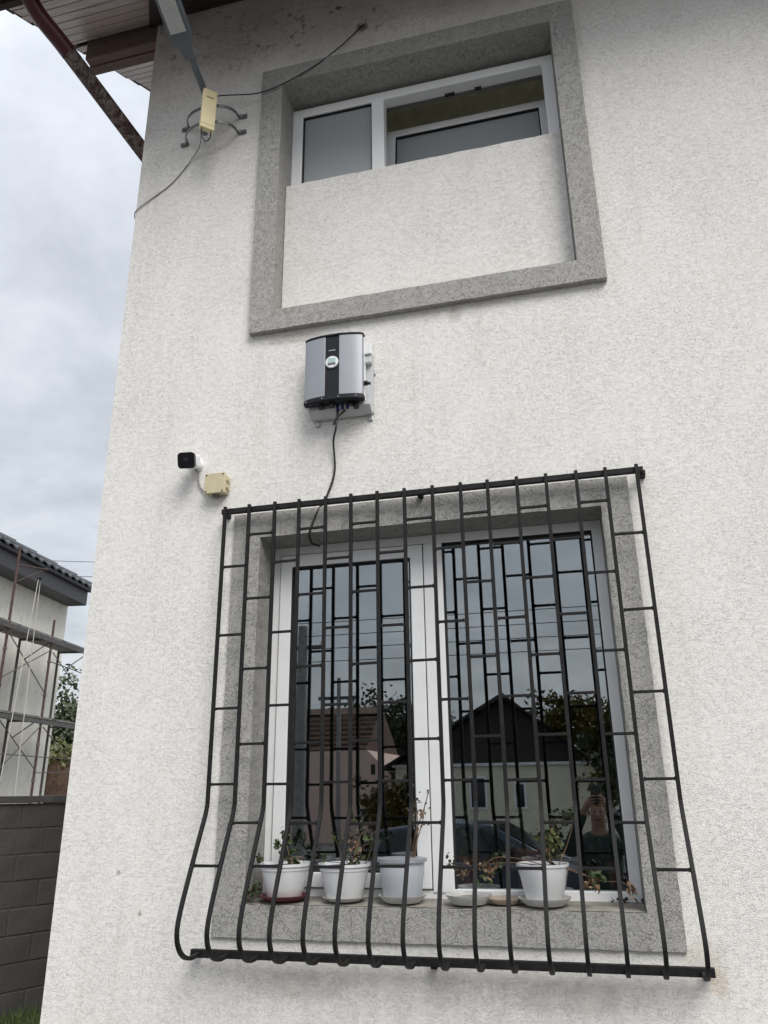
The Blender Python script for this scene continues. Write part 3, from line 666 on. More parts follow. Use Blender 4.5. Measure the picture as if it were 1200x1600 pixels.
# its black cable hanging down and in over the window head
cab = [Vector((-1.040,-0.07,3.37)), at(525,668,-.085), at(521,690,-.030), at(523,735,-.012), at(512,772,-.008), at(497,798,-.012), at(484,830,-.022), at(487,848,.03), at(499,853,.16)]
tag(MB().tube(spline(cab, 8), 0.0052, 8).build('inverter_cable', M['cable'], smooth=True), 'thin black cable hanging from the solar inverter to the window head', 'cable')
tag(MB().tube(spline([Vector((-1.00,-0.075,3.36)), at(527,652,-.09), at(521,664,-.09)], 6), 0.006, 8).build('cable_end', M['cable'], smooth=True), 'short loose black cable end under the inverter', 'cable')

# ================================================================ CCTV CAMERA + JUNCTION BOX
cc = thing('security_camera', (-1.785, 0, 3.18), 'small white bullet security camera with black front, on the wall left of the inverter', 'camera')
fc = Vector((-1.812, -0.125, 3.168)); fd = Vector((0.10, -0.93, -0.30)).normalized()
q = fd.to_track_quat('Z', 'Y').to_matrix().to_4x4()
def rrect(wd, hg, r, n=5):
    out = []
    for cx_, cy_, a0 in ((wd-r, hg-r, 0), (-wd+r, hg-r, 90), (-wd+r, -hg+r, 180), (wd-r, -hg+r, 270)):
        for i in range(n+1):
            a = R(a0+90*i/n); out.append((cx_+r*math.cos(a), cy_+r*math.sin(a)))
    return out
b = MB(); b.T = Matrix.Translation(fc) @ q; b.prism(rrect(.041, .037, .018), -0.085, -0.004, 'z'); b.build('body', M['white'], cc, smooth=True)
b = MB(); b.T = Matrix.Translation(fc) @ q; b.prism(rrect(.044, .040, .018), -0.016, 0.004, 'z'); b.build('front_plate', M['blackgl'], cc, smooth=True)
b = MB(); b.T = Matrix.Translation(fc) @ q; b.lathe([(.013, 0), (.013, .006), (.010, .007)], n=20); b.build('lens', M['blackpl'], cc, smooth=True)
MB().tube([(-1.806,-0.060,3.190), (-1.812,-0.016,3.188)], 0.020, 12).build('ball_joint', M['white'], cc, smooth=True)
b = MB(); b.T = Matrix.Translation((-1.813, 0, 3.190)) @ Matrix.Rotation(R(90), 4, 'X'); b.lathe([(.034, 0), (.034, .012), (.028, .020), (.01, .022)], n=24); b.build('wall_mount', M['white'], cc, smooth=True)
tag(MB().tube(spline([Vector((-1.815,-.03,3.165)), at(310,740,-.012), at(311,756,-.010), at(318,768,-.010), at(333,774,-.012), at(345,772,-.02)], 6), 0.004, 8).build('camera_cable', M['gcable'], smooth=True), 'thin grey cable from the security camera to the beige junction box', 'cable')
jb = thing('junction_box', (-1.675, 0, 3.0), 'square beige plastic junction box beside the security camera', 'junction box')
MB().box(-1.735, -1.632, -0.045, -0.002, 3.008, 3.108).build('box_body', M['beige'], jb, bevel=0.006)
lid = MB().box(-1.739, -1.628, -0.060, -0.046, 3.004, 3.112).build('lid', M['beige'], jb, bevel=0.004)
for x in (-1.728, -1.639):
    for z in (3.014, 3.102): MB().tube([(x,-.0605,z), (x,-.062,z)], .004, 8).build('screw', M['charcoal'], lid)
for z in (3.040, 3.080): MB().tube([(-1.632,-.022,z), (-1.622,-.022,z)], .013, 12).build('grommet', M['beige'], jb, smooth=True)
MB().tube([(-1.69,-.025,3.008), (-1.69,-.025,2.998)], .016, 12).build('grommet', M['steel'], jb, smooth=True)

# ================================================================ STREET LAMP, BRACKETS, ANTENNA
lp = thing('street_lamp', (-1.87, 0, 5.42), 'grey LED street lamp on a short arm fixed near the house corner', 'street lamp')
AX = -1.872
def pl(px, py): # on the arm's plane
    d = _fw+(px-600)/FPX*_rt-(py-800)/FPX*_up; t = (AX-CAM.x)/d.x; return CAM+d*t
a0, a1, a2 = pl(318, 138), pl(291, 74), pl(262, -5)
MB().tube(spline([Vector((AX,-.115,5.30)), Vector((AX,-.115,5.46)), a0+Vector((0, .02, -.02)), a0+(a1-a0)*.5, a1+(a2-a1)*.15], 6), 0.0205, 14).build('arm', M['lampgrey'], lp, smooth=True)
ax = (a2-a1).normalized(); side = Vector((1, 0, 0)); upv = side.cross(ax)*-1
if upv.z < 0: upv = -upv
def lampsec(t, wd, zt, zb): c = a1+ax*t; return [c+side*wd+upv*zb, c-side*wd+upv*zb, c-side*wd*.75+upv*zt, c+side*wd*.75+upv*zt]
secs = [(-.06, .027, .026, -.026), (-.01, .031, .030, -.028), (.035, .060, .045, -.032), (.075, .068, .050, -.034), (.50, .068, .045, -.034), (.54, .050, .03, -.03)]
b = MB(); vs = []; fs = []
for s_ in secs: vs += lampsec(*s_)
for i in range(len(secs)-1):
    for k in range(4): fs.append((i*4+k, i*4+(k+1) % 4, i*4+4+(k+1) % 4, i*4+4+k))
fs += [(3, 2, 1, 0), tuple((len(secs)-1)*4+k for k in range(4))]
b.add(vs, fs); b.build('lamp_head', M['lampgrey'], lp, bevel=0.006)
b = MB(); c0 = a1+ax*.085; c1 = a1+ax*.47; wv = side*.048
b.hexa([c0-wv-upv*.040, c0+wv-upv*.040, c1+wv-upv*.040, c1-wv-upv*.040, c0-wv-upv*.034, c0+wv-upv*.034, c1+wv-upv*.034, c1-wv-upv*.034])
lens = b.build('led_panel', M['led'], lp)
for i in range(12):
    t = .105+.031*i
    for sx in (-.033, -.011, .011, .033):
        c = a1+ax*t+side*sx; b = MB(); b.hexa([c+side*dx+ax*dy-upv*dz for dz in (.0425, .0395) for dx, dy in ((-.008, -.010), (.008, -.010), (.008, .010), (-.008, .010))]); b.build('led', M['ltgrey'], lens)
for z1, zb_ in ((5.487, 5.485), (5.365, 5.362)):
    arc = [Vector((AX+.165*math.cos(R(a)), -.012-.118*math.sin(R(a))**.8, z1)) for a in range(0, 181, 12)]
    b = MB(); vs = []; fs = []
    for p in arc:
        o_ = Vector((p.x-AX, p.y*1.2, 0)).normalized()*.0025
        vs += [p+o_+Vector((0, 0, .010)), p+o_-Vector((0, 0, .010)), p-o_-Vector((0, 0, .010)), p-o_+Vector((0, 0, .010))]
    for i in range(len(arc)-1):
        for k in range(4): fs.append((i*4+k, i*4+(k+1) % 4, i*4+4+(k+1) % 4, i*4+4+k))
    b.add(vs, fs); ar = b.build('wall_bracket', M['steel'], lp)
    for sx in (-1, 1):
        MB().box(AX+sx*.19-.026, AX+sx*.19+.026, -.012, -.002, z1-.012, z1+.012).build('foot_plate', M['steel'], ar)
        MB().tube([(AX+sx*.182,-.012,z1), (AX+sx*.182,-.024,z1)], .009, 6).build('bolt', M['galv'], ar)

an = thing('wireless_antenna', (-1.83, -.17, 5.24), 'cream rectangular wireless antenna strapped to the lamp arm', 'antenna')
T = Matrix.Translation(((at(325, 172, -.19)).x, -.185, at(325, 172, -.19).z)) @ Matrix.Rotation(R(42), 4, 'Z') @ Matrix.Rotation(R(0.5), 4, 'Y')
b = MB(); b.T = T; b.prism(rrect(.042, .148, .008, 3), -.016, .016, 'y'); b.build('case', M['cream'], an, smooth=True, bevel=0.003)
b = MB(); b.T = T; b.box(-.041, .041, -.0175, .015, -.118, -.116); b.build('cap_seam', M['beige'], an)
for i in range(5):
    b = MB(); b.T = T; b.box(-.020+i*.0088, -.0145+i*.0088, -.0172, -.0160, .083, .091); b.build('lettering', M['charcoal'], an)
b = MB(); b.T = T; b.tube([(0,.016,.02), (0,.055,.02)], .02, 10); b.build('clamp', M['blackpl'], an)
lo = [T @ Vector(p) for p in ((-.028,0,-.148), (-.030,0,-.19), (-.004,-.004,-.235), (.022,0,-.20), (.026,0,-.148))]
MB().tube(spline(lo, 8), .0035, 8).build('cable_loop', M['cable'], an, smooth=True)
b0 = T @ Vector((-.028, 0.01, -.15))
tag(MB().tube(spline([b0, at(312,228,-.06), at(300,248,-.012), at(270,285,-.006), at(235,312,-.006), at(215,327,-.008), Vector((HX-.008,.004,4.90)), Vector((HX-.008,.06,4.84))], 8), .0034, 8).build('antenna_cable', M['gcable'], smooth=True), 'grey cable running from the antenna down to the house corner', 'cable')
tag(MB().tube(spline([Vector((AX+.02,-.13,5.555)), at(350,149,-.06), at(400,146,-.05), at(440,132,-.05), at(490,104,-.045), at(530,74,-.02), at(564,42,-.006), at(566,40,.01)], 8), .0036, 8).build('lamp_cable', M['cable'], smooth=True), 'black cable sagging from the lamp arm to the wall above the upper window', 'cable')

# ================================================================ POTS ON THE SILL
SZ = LIZ0+.0135
def leaf_cluster(b, c, n, spread, size):
    for _ in range(int(n*2.2)):
        b.leaf((c[0]+random.gauss(0, spread), c[1]+random.gauss(0, spread*.8), c[2]+random.gauss(0, spread)), size*random.uniform(.6, 1.25))
def plant(parent, stems, clusters, stem_mat='stem'):
    for pts, r in stems:
        MB().tube(spline(pts, 5), r, 6, r*.5).build('stem', M[stem_mat], parent, smooth=True)
    by = {}
    for c, n, sp, sz_, m_ in clusters: leaf_cluster(by.setdefault(m_, MB()), c, n, sp, sz_)
    for m_, b in by.items(): tag(b.build('leaves', M[m_], parent), kind='stuff')
def pot(name, x, y, prof, mat, label, rim=None, saucer_h=0.0, group='plant pots on the sill'):
    t = thing(name, (x, y, SZ+saucer_h), label, 'plant pot', group)
    z0 = SZ+saucer_h
    outer = prof; r_t, z_t = prof[-1]
    inner = [(r_t-.006, z_t-.001), (r_t-.012, z_t-.02)]
    b = MB(); b.lathe(outer+inner, (x, y, z0), 40); b.build('pot', M[mat], t, smooth=True)
    MB().lathe([(r_t-.014, z_t-.021), (r_t-.020, z_t-.012), (.01, z_t-.010)], (x, y, z0), 24).build('soil', M['soil'], t)
    if rim: MB().lathe([(r_t-.004, z_t-.012), (r_t+.004, z_t-.012), (r_t+.004, z_t+.001), (r_t-.004, z_t+.002)], (x, y, z0), 40).build('rim', M[rim], t, smooth=True)
    return t
def saucer(x, y, r, h_, mat, label, name='saucer'):
    return tag(MB().lathe([(r*.72, 0), (r*.80, h_*.25), (r*.98, h_*.85), (r*1.0, h_), (r*.96, h_), (r*.80, h_*.5), (r*.4, h_*.42)], (x, y, SZ), 40).build(name, M[mat], smooth=True), label, 'saucer', 'saucers on the sill')
bowl = [(.070, 0), (.074, .004), (.083, .035), (.094, .075), (.0985, .098), (.100, .104), (.103, .106), (.104, .118), (.110, .121), (.110, .132)]
tall = [(.074, 0), (.078, .004), (.088, .085), (.0905, .092), (.092, .130), (.098, .134), (.099, .146)]
cone = [(.068, 0), (.072, .004), (.090, .088), (.0935, .098), (.097, .118), (.102, .122), (.103, .132)]
PY = .060
x1, x2, x3, x4 = -1.297, -1.037, -0.789, -0.221
saucer(x1, PY, .106, .020, 'redpot', 'dark red saucer under the leftmost pot')
p1 = pot('potted_geranium', x1, PY, bowl, 'pot', 'white round pot on a dark red saucer, leftmost on the sill', saucer_h=.010)
saucer(x2, PY+.008, .090, .016, 'saucer', 'small white saucer under the second pot from the left')
p2 = pot('potted_geranium', x2, PY+.008, bowl, 'pot', 'white round pot with a sprawling half dry geranium, second from the left', saucer_h=.010)
saucer(x3, PY+.004, .098, .028, 'saucer', 'deep greyish saucer under the tall pale grey pot')
p3 = pot('potted_dry_plant', x3, PY+.004, tall, 'greypot', 'tall pale grey pot with darker rim and bare dry twigs, below the mullion', rim='greyrim', saucer_h=.016)
saucer(x4, PY, .102, .028, 'saucer', 'white saucer under the rightmost pot')
p4 = pot('potted_geranium', x4, PY, cone, 'pot', 'white conical pot with straggling geranium, rightmost on the sill', saucer_h=.016)
es = saucer(-0.517, .055, .093, .034, 'saucer', 'empty white saucer with dry soil, beside the rightmost pot')
MB().lathe([(.070, .020), (.040, .026), (.01, .024)], (-0.517, .055, SZ), 20).build('soil', M['sill'], es)
saucer(-0.380, .085, .074, .020, 'tan', 'shallow tan saucer between the two white saucers')

def P(px, py, y=PY): return at(px, py, y)
plant(p1, [([P(447,1358,.06), P(455,1342,.05), P(462,1338,.04), P(472,1340,.04), P(476,1352,.05)], .0022), ([P(446,1358,.06), P(452,1340,.08), P(447,1318,.09), P(443,1300,.10)], .0024),
           ([P(420,1362,.03), P(409,1370,.0), P(411,1380,-.01), P(405,1388,-.005)], .0018), ([P(425,1360,.05), P(412,1350,.03), P(405,1340,.02)], .0016)],
      [(P(436,1316,.08), 6, .010, .011, 'leafg'), (P(447,1305,.09), 6, .012, .010, 'leafd'), (P(449,1328,.09), 9, .014, .010, 'leafg'), (P(458,1350,.06), 16, .022, .012, 'leafg'), (P(463,1352,.05), 8, .018, .010, 'leafb'),
       (P(404,1341,.02), 5, .008, .010, 'leafg'), (P(396,1388,0), 12, .013, .011, 'leafd'), (P(391,1395,0), 6, .010, .011, 'leafb')])
st2 = []
for q in ([(545,1356),(550,1330),(546,1310),(553,1300)], [(548,1356),(556,1328),(565,1300),(565,1292)], [(552,1357),(570,1350),(580,1325),(582,1312)], [(548,1356),(532,1330),(524,1312),(520,1305)], [(550,1354),(530,1348),(508,1346),(490,1342)], [(540,1354),(570,1352),(580,1358),(577,1366)]):
    st2.append(([P(a, b_, PY+random.uniform(-.03, .05)) for a, b_ in q], .0021))
plant(p2, st2, [(P(552,1345,.07), 16, .022, .011, 'leafg'), (P(556,1322,.08), 12, .020, .010, 'leafb'), (P(566,1295,.09), 8, .013, .009, 'leafd'), (P(581,1315,.06), 9, .016, .010, 'leafg'), (P(527,1310,.08), 6, .014, .009, 'leafg'), (P(507,1338,.05), 5, .008, .008, 'leafg'), (P(552,1278,.10), 6, .012, .010, 'leafd')])
st3 = []
for q in ([(640,1352),(645,1325),(650,1300),(662,1265),(669,1240)], [(643,1352),(650,1318),(660,1285),(664,1255)], [(637,1352),(642,1315),(641,1305)], [(646,1352),(652,1310),(652,1280),(650,1250)], [(640,1352),(636,1330)]):
    st3.append(([P(a, b_, PY+random.uniform(-.01, .05)) for a, b_ in q], .0034))
plant(p3, st3, [(P(655,1265,.08), 12, .022, .007, 'leafb'), (P(650,1250,.09), 8, .018, .007, 'leafd'), (P(669,1238,.07), 4, .006, .007, 'leafd'), (P(660,1285,.08), 8, .016, .007, 'leafb')])
st4 = []
for q in ([(860,1352),(858,1320),(862,1290)], [(872,1354),(886,1320),(894,1290),(893,1280)], [(850,1352),(825,1345),(800,1340),(775,1340),(760,1350),(764,1372)], [(850,1353),(800,1348),(740,1352),(715,1355),(700,1350)], [(872,1354),(900,1360),(925,1372),(940,1370)], [(880,1356),(940,1376),(970,1378),(985,1388)]):
    st4.append(([P(a, b_, PY+random.uniform(-.06, -.02)) for a, b_ in q], .0022))
plant(p4, st4, [(P(860,1320,.06), 26, .024, .012, 'leafg'), (P(862,1312,.04), 12, .016, .012, 'leafy'), (P(858,1345,.05), 12, .020, .011, 'leafb'), (P(885,1278,.05), 11, .017, .012, 'leafd'), (P(868,1282,.05), 7, .018, .008, 'leafd'), (P(897,1266,.05), 4, .010, .007, 'leafd'),
                (P(765,1358,.02), 14, .018, .011, 'leafb'), (P(760,1368,.02), 8, .012, .012, 'leafg'), (P(780,1342,.02), 10, .018, .009, 'leafd'), (P(932,1368,.0), 9, .012, .013, 'leafg'), (P(925,1382,.0), 12, .014, .012, 'leafb'), (P(985,1392,.02), 7, .012, .010, 'leafb'), (P(725,1362,.01), 10, .018, .009, 'leafb'), (P(700,1346,.02), 7, .012, .008, 'leafd')])
for px, n_ in ((973, 9), (1000, 5)):
    b = MB(); c = P(px, 1415, .155)
    for i in range(n_): b.leaf((c.x+random.gauss(0, .012), .155+random.gauss(0, .006), SZ+.006+random.random()*.010), .009)
    tag(b.build('dirt_clump', M['soil']), 'black dirt clump on the sill at the right frame foot' if px == 973 else 'smaller dirt crumb in the right corner of the sill', 'dirt')

# pots standing inside the room behind the fixed pane
for i, (px0, px1, py0, lab) in enumerate(((706, 742, 1342, 'brown red pot inside the window behind the empty saucer'), (806, 868, 1330, 'brown red planter inside the window behind the rightmost pot'), (950, 986, 1352, 'dark red pot inside the window at the right frame'))):
    a = at(px0, 1391, .36); b_ = at(px1, 1391, .36); zt = at(px0, py0, .36).z; cxp = (a.x+b_.x)/2; r_ = (b_.x-a.x)/2
    t = thing('indoor_pot', (cxp, .36, 1.15), lab, 'plant pot', 'pots inside the window')
    MB().lathe([(r_*.8, 0), (r_*.95, zt-1.16), (r_*1.03, zt-1.158), (r_*1.03, zt-1.135), (r_*.9, zt-1.14)], (cxp, .37, 1.15), 28).build('pot', M['terracotta'], t, smooth=True)
    lb = MB()
    leaf_cluster(lb, (cxp, .37, zt+.10), 40, .055, .020)
    tag(lb.build('leaves', M['leafd'], t), kind='stuff')
MB().box(LIX0-.1, LIX1+.1, WT+.002, WT+.16, 1.10, 1.149).build('inner_sill', M['pvc'], house)

# ================================================================ BLOCK BOUNDARY WALL, LAWN
bw = thing('block_wall', (-3.98, 2.3, GZ), 'dark grey concrete block boundary wall left of the house', 'wall')
d_ = Vector((.41, .91, 0)).normalized(); nrm = Vector((d_.y, -d_.x, 0)); P0 = Vector((-4.19, 1.84, 0))
def wp(u, w__, z): p = P0+d_*u+nrm*w__; return (p.x, p.y, z)
def wbox(b, u0, u1, w0, w1, z0, z1):
    return b.hexa([wp(u0,w0,z0), wp(u1,w0,z0), wp(u1,w1,z0), wp(u0,w1,z0), wp(u0,w0,z1), wp(u1,w0,z1), wp(u1,w1,z1), wp(u0,w1,z1)])
CH = .1775; BL = .40; ang = math.atan2(d_.y, d_.x)
wbox(MB(), -3.2, 2.7, -.19, -.006, GZ-.1, 1.548).build('mortar_core', M['block'], bw)
blk = MB().box(.0035, BL-.0035, 0, .16, .0035, CH-.0035).mesh('block', M['block'])
for c in range(9):
    z0 = 1.552-CH*(c+1); off = (.17 if c % 2 == 0 else .17+BL*.5)
    u = -3.2+off-BL
    while u < 2.5:
        p = wp(u, random.uniform(-.004, .003), z0)
        o = inst('block', blk, bw, Vector(p)-wloc(bw)); o.rotation_euler.z = ang
        b = o.modifiers.new('bevel', 'BEVEL'); b.width = .006; b.segments = 1
        u += BL
u = -3.2
while u < 2.6:
    wbox(MB(), u+.002, u+.598, -.22, .025, 1.553+random.uniform(0, .003), 1.602+random.uniform(0, .004)).build('coping_stone', M['block'], bw, bevel=.006); u += .6
# lawn strip between wall and house
lawn = MB(); N = 14
for i in range(N):
    for j in range(4):
        def lp_(i, j):
            u = -3.2+5.6*i/N; q = j/4; w__ = .02+q*1.6
            p = wp(u, w__, 0); return (p[0], p[1], GZ+.012+.27*(1-q)**1.5)
        lawn.add([lp_(i, j), lp_(i+1, j), lp_(i+1, j+1), lp_(i, j+1)], [(0, 3, 2, 1)])
tag(lawn.build('lawn', M['soilg']), kind='structure')
gb = MB()
for _ in range(9000):
    u = random.uniform(-1.2, 1.6); q = random.random(); p = wp(u, .03+q*1.0, 0); z = GZ+.010+.27*(1-q*1.0/1.6)**1.5
    h_ = random.uniform(.03, .10); a = random.random()*6.28; lx, ly = math.cos(a)*.004, math.sin(a)*.004; bx, by_ = random.gauss(0, .02), random.gauss(0, .02)
    gb.add([(p[0]-lx, p[1]-ly, z), (p[0]+lx, p[1]+ly, z), (p[0]+bx, p[1]+by_, z+h_)], [(0, 1, 2)])
tag(gb.build('grass', M['grass']), 'short grass growing at the foot of the block wall', 'grass', kind='stuff')

# ================================================================ NEIGHBOUR HOUSE WITH SCAFFOLD
dn_ = Vector((-.14, .99, 0)).normalized(); nn_ = Vector((dn_.y, -dn_.x, 0)); Q0 = Vector((-11.9, 10.25, 0))
def np_(u, w__, z): p = Q0+dn_*u+nn_*w__; return Vector((p.x, p.y, z))
def nbox(u0, u1, w0, w1, z0, z1, b=None):
    return (b or MB()).hexa([np_(u0,w0,z0), np_(u1,w0,z0), np_(u1,w1,z0), np_(u0,w1,z0), np_(u0,w0,z1), np_(u1,w0,z1), np_(u1,w1,z1), np_(u0,w1,z1)])
nh = thing('neighbour_house', np_(-2, -3, GZ), 'unpainted rendered house with dark tiled roof behind the scaffold', 'house')
nbox(-8, 3.05, -7, 0, GZ-.1, 6.25).build('wall', M['render'], nh)
nbox(-8.5, 3.02, -7.5, .50, 6.06, 6.44).build('fascia', M['fascia'], nh, bevel=.01)
nbox(-8.55, 3.07, .50, .60, 6.40, 6.50).build('gutter', M['fascia'], nh, bevel=.02)
# hipped roof: core plus single tiles on the slope facing the photograph
E0, E1 = -8.6, 3.15; W0, W1 = .60, -7.6; RZ = 6.47; RISE = .56
cu = (W0-W1)/2
rf = MB().add([np_(E0,W0,RZ), np_(E1,W0,RZ), np_(E1,W1,RZ), np_(E0,W1,RZ), np_(E0+cu,W0-cu,RZ+RISE*cu), np_(E1-cu,W0-cu,RZ+RISE*cu)],
              [(0,1,5,4),(1,2,5),(2,3,4,5),(3,0,4),(3,2,1,0)]).build('roof', M['tile'], nh)
tw, tl = .33, .36
tme = {}
for r_ in range(7):
    for c in range(30):
        u0 = E1-(r_*tl)-tw*(c+1)-.02; 
        w0 = W0-r_*tl*.87
        if u0 < -3.2: continue
        b = MB(); pts = []
        prof_ = [(0, 0), (.08, .045), (.17, .05), (.25, .012), (.33, 0)]
        vs = []; 
        for (a, hh) in prof_: vs.append(np_(u0+a, w0+.05, RZ+RISE*(W0-w0)+.035+hh))
        for (a, hh) in prof_: vs.append(np_(u0+a, w0-tl*.87, RZ+RISE*(W0-w0+tl*.87)+.012+hh))
        for (a, hh) in prof_: vs.append(np_(u0+a, w0+.05, RZ+RISE*(W0-w0)-.01+hh))
        fs = [(i, i+1, 6+i, 5+i) for i in range(4)]+[(i, 10+i, 11+i, i+1) for i in range(4)]
        b.add(vs, fs); b.build('tile', M['tile'], rf)
for i in range(10):
    a = np_(E1-i*.36, W0-i*.36, RZ+RISE*i*.36+.07); c = np_(E1-(i+1.08)*.36, W0-(i+1.08)*.36, RZ+RISE*(i+1.08)*.36+.05)
    MB().tube([a, c], .10, 8, .085).build('hip_tile', M['tile'], rf, smooth=True)

sf = thing('scaffold', np_(.7, .65, GZ), 'rusty tube scaffold with two plank decks along the neighbour house', 'scaffold')
def rod(a, b_, r, name, mat, par=sf, n=8): return MB().tube([a, b_], r, n).build(name, M[mat], par, smooth=True)
for u, ht, mt in ((-2.62, 5.2, 'tube'), (-.95, 6.35, 'rust'), (.72, 5.2, 'rust'), (2.39, 5.1, 'tube')):
    rod(np_(u,1.0,GZ), np_(u,1.0,ht), .026, 'standard', mt)
    rod(np_(u-.05,.3,GZ), np_(u-.05,.3,4.92), .028, 'standard', 'tube')
    for z in (4.78, 3.08, 1.4):
        rod(np_(u,1.02,z), np_(u-.05,.28,z), .020, 'transom', 'tube')
    for z in (4.0, 2.4):
        rod(np_(u,1.0,z+.75), np_(u-.05,.45,z+.35), .012, 'knee_brace', 'tube')
    for z in (1.9, 2.6, 3.6, 4.3):
        MB().lathe([(.036, -.03), (.036, .03)], np_(u,1.0,z), 8).build('coupler', M['tube'], sf)
for zt, in ((4.80,), (3.11,)):
    for k in range(3):
        for u0 in (-3.2, -.93, 1.10):
            nbox(u0, u0+(2.25 if u0 < 1 else 1.35), .32+k*.235, .32+k*.235+.225, zt+random.uniform(0, .012), zt+.045+random.uniform(0, .012)).build('deck_plank', M['plank'], sf)
    nbox(-3.2, 2.42, 1.03, 1.055, zt-.10, zt-.02).build('ledger', M['tube'], sf)
for a, b_ in (((-.95, 4.60), (.66, 3.62)), ((-.97, 3.75), (.70, 4.55)), ((.76, 4.5), (2.35, 3.72)), ((.72, 4.30), (2.35, 4.25)), ((-.9, 3.0), (.66, 2.1)), ((-.6, 2.1), (.70, 3.0)), ((.76, 2.95), (2.3, 2.2)), ((-3.0, 2.36), (2.42, 2.36)), ((.72, 2.05), (2.4, 2.1))):
    rod(np_(a[0],1.04,a[1]), np_(b_[0],1.04,b_[1]), .011, 'diagonal_brace', 'tube', n=6)
ho = thing('rope_hoist', np_(-.95, 1.0, 5.7), 'small bracket arm with pulley and pale rope on the tall scaffold pole', 'hoist')
rod(np_(-.95,1.0,5.98), np_(-.35,1.30,6.03), .018, 'arm', 'rust', ho); rod(np_(-.95,1.0,5.62), np_(-.45,1.26,5.98), .012, 'strut', 'rust', ho)
MB().lathe([(.06, -.015), (.045, 0), (.06, .015)], np_(-.60,1.3,5.76), 12).build('pulley', M['blackpl'], ho)
rod(np_(-.64,1.3,5.74), np_(-1.02,1.3,1.0), .008, 'rope', 'rope', ho, 5); rod(np_(-.56,1.3,5.74), np_(-.36,1.3,.4), .008, 'rope', 'rope', ho, 5)

# ================================================================ TREES
def tree(name, base_, hgt, crown, n, leaf, mat, bark, label, trunk_r=.16, limbs=7, group=None, lean=(0, 0)):
    """crown: list of (centre offset, radii)"""
    t = thing(name, base_, label, 'tree', group); base_ = Vector(base_)
    tp = base_+Vector((lean[0], lean[1], hgt*.62)); mid = base_+Vector((lean[0]*.3, lean[1]*.3, hgt*.3))
    tr = MB().tube(spline([base_, mid, tp], 5), trunk_r, 10, trunk_r*.35)
    for i in range(limbs):
        c, r_ = crown[i % len(crown)]; e_ = base_+Vector(c)+Vector((random.gauss(0, r_[0]*.4), random.gauss(0, r_[1]*.4), random.gauss(.1, r_[2]*.4)))
        s_ = mid+(tp-mid)*random.uniform(.2, 1); tr.tube(spline([s_, s_+(e_-s_)*.5+Vector((0, 0, .15)), e_], 4), trunk_r*.32, 6, .012)
    tr.build('trunk', M[bark], t, smooth=True)
    cb = MB(); tot = sum(r_[0]*r_[1]*r_[2] for c, r_ in crown)
    for c, r_ in crown:
        k_ = int(n*r_[0]*r_[1]*r_[2]/tot)
        cl = [(random.gauss(0, .48), random.gauss(0, .48), random.gauss(0, .48)) for _ in range(max(6, k_//45))]
        for _ in range(k_):
            q_ = random.choice(cl); s_ = .13
            p = base_+Vector((c[0]+r_[0]*(q_[0]+random.gauss(0, s_)), c[1]+r_[1]*(q_[1]+random.gauss(0, s_)), c[2]+r_[2]*(q_[2]+random.gauss(0, s_))))
            cb.quadleaf(p, leaf*random.uniform(.6, 1.3), leaf*.55)
    tag(cb.build('crown', M[mat], t), kind='stuff')
    return t
tb = np_(3.6, -5.5, GZ)
tb = at(118, 1225, 21.0); tb.z = GZ
tree('leafy_tree', tb, 5.4, [((-.3, 0, 3.4), (1.8, 1.8, 1.7)), ((1.2, .2, 3.0), (1.5, 1.4, 1.5)), ((.4, -.6, 2.2), (1.6, 1.2, 1.2)), ((.2, 0, 4.4), (1.0, 1.0, .9))], 11000, .10, 'tree', 'bark', 'dark green leafy tree standing behind the scaffolded house', .22)
TS = at(91, 1225, 16.0); TS.z = GZ
# old tree stump with shaggy bark at the house end
ts = thing('old_trunk', TS, 'thick brown ragged tree trunk at the end of the scaffolded house', 'tree trunk')
b = MB(); c0 = TS; n_ = 26; vs = []; fs = []
lv = [(0, .62), (.8, .48), (1.5, .40), (2.0, .38), (2.4, .36), (2.62, .20)]
for z_, r_ in lv:
    for k in range(n_): rr = r_*(1+.13*math.sin(k*2.9+z_)+random.uniform(-.06, .06)); a = 2*math.pi*k/n_; vs.append((c0.x+rr*math.cos(a), c0.y+rr*math.sin(a), c0.z+z_))
for i in range(len(lv)-1):
    for k in range(n_): fs.append((i*n_+k, i*n_+(k+1) % n_, (i+1)*n_+(k+1) % n_, (i+1)*n_+k))
fs.append(tuple((len(lv)-1)*n_+k for k in range(n_)))
b.add(vs, fs); b.build('trunk', M['bbark'], ts, smooth=True)
lb = MB()
for _ in range(260): 
    a = random.uniform(0, 6.28); rr = random.uniform(.1, .5); lb.quadleaf((c0.x+rr*math.cos(a), c0.y+rr*math.sin(a), c0.z+random.gauss(2.75, .18)), .09, .05)
tag(lb.build('shoots', M['leafy'], ts), kind='stuff')

# overhead wires behind the house
for i, (z0, z1, yy) in enumerate(((8.95, 8.9, 24), (8.35, 8.25, 24), (6.2, 6.05, 26))):
    a = at(-60, (862, 884, 992)[i], yy); c = at(420, (858, 882, 1002)[i], yy)
    pts = [a+(c-a)*t+Vector((0, 0, -.5*4*t*(1-t))) for t in [q_/16 for q_ in range(17)]]
    tag(MB().tube(pts, .012, 5).build('overhead_wire', M['cable']), ('topmost overhead wire crossing the sky by the dark tiled roof', 'middle overhead wire crossing the sky by the dark tiled roof', 'lowest overhead wire, just above the scaffold deck')[i], 'wire', 'overhead wires')

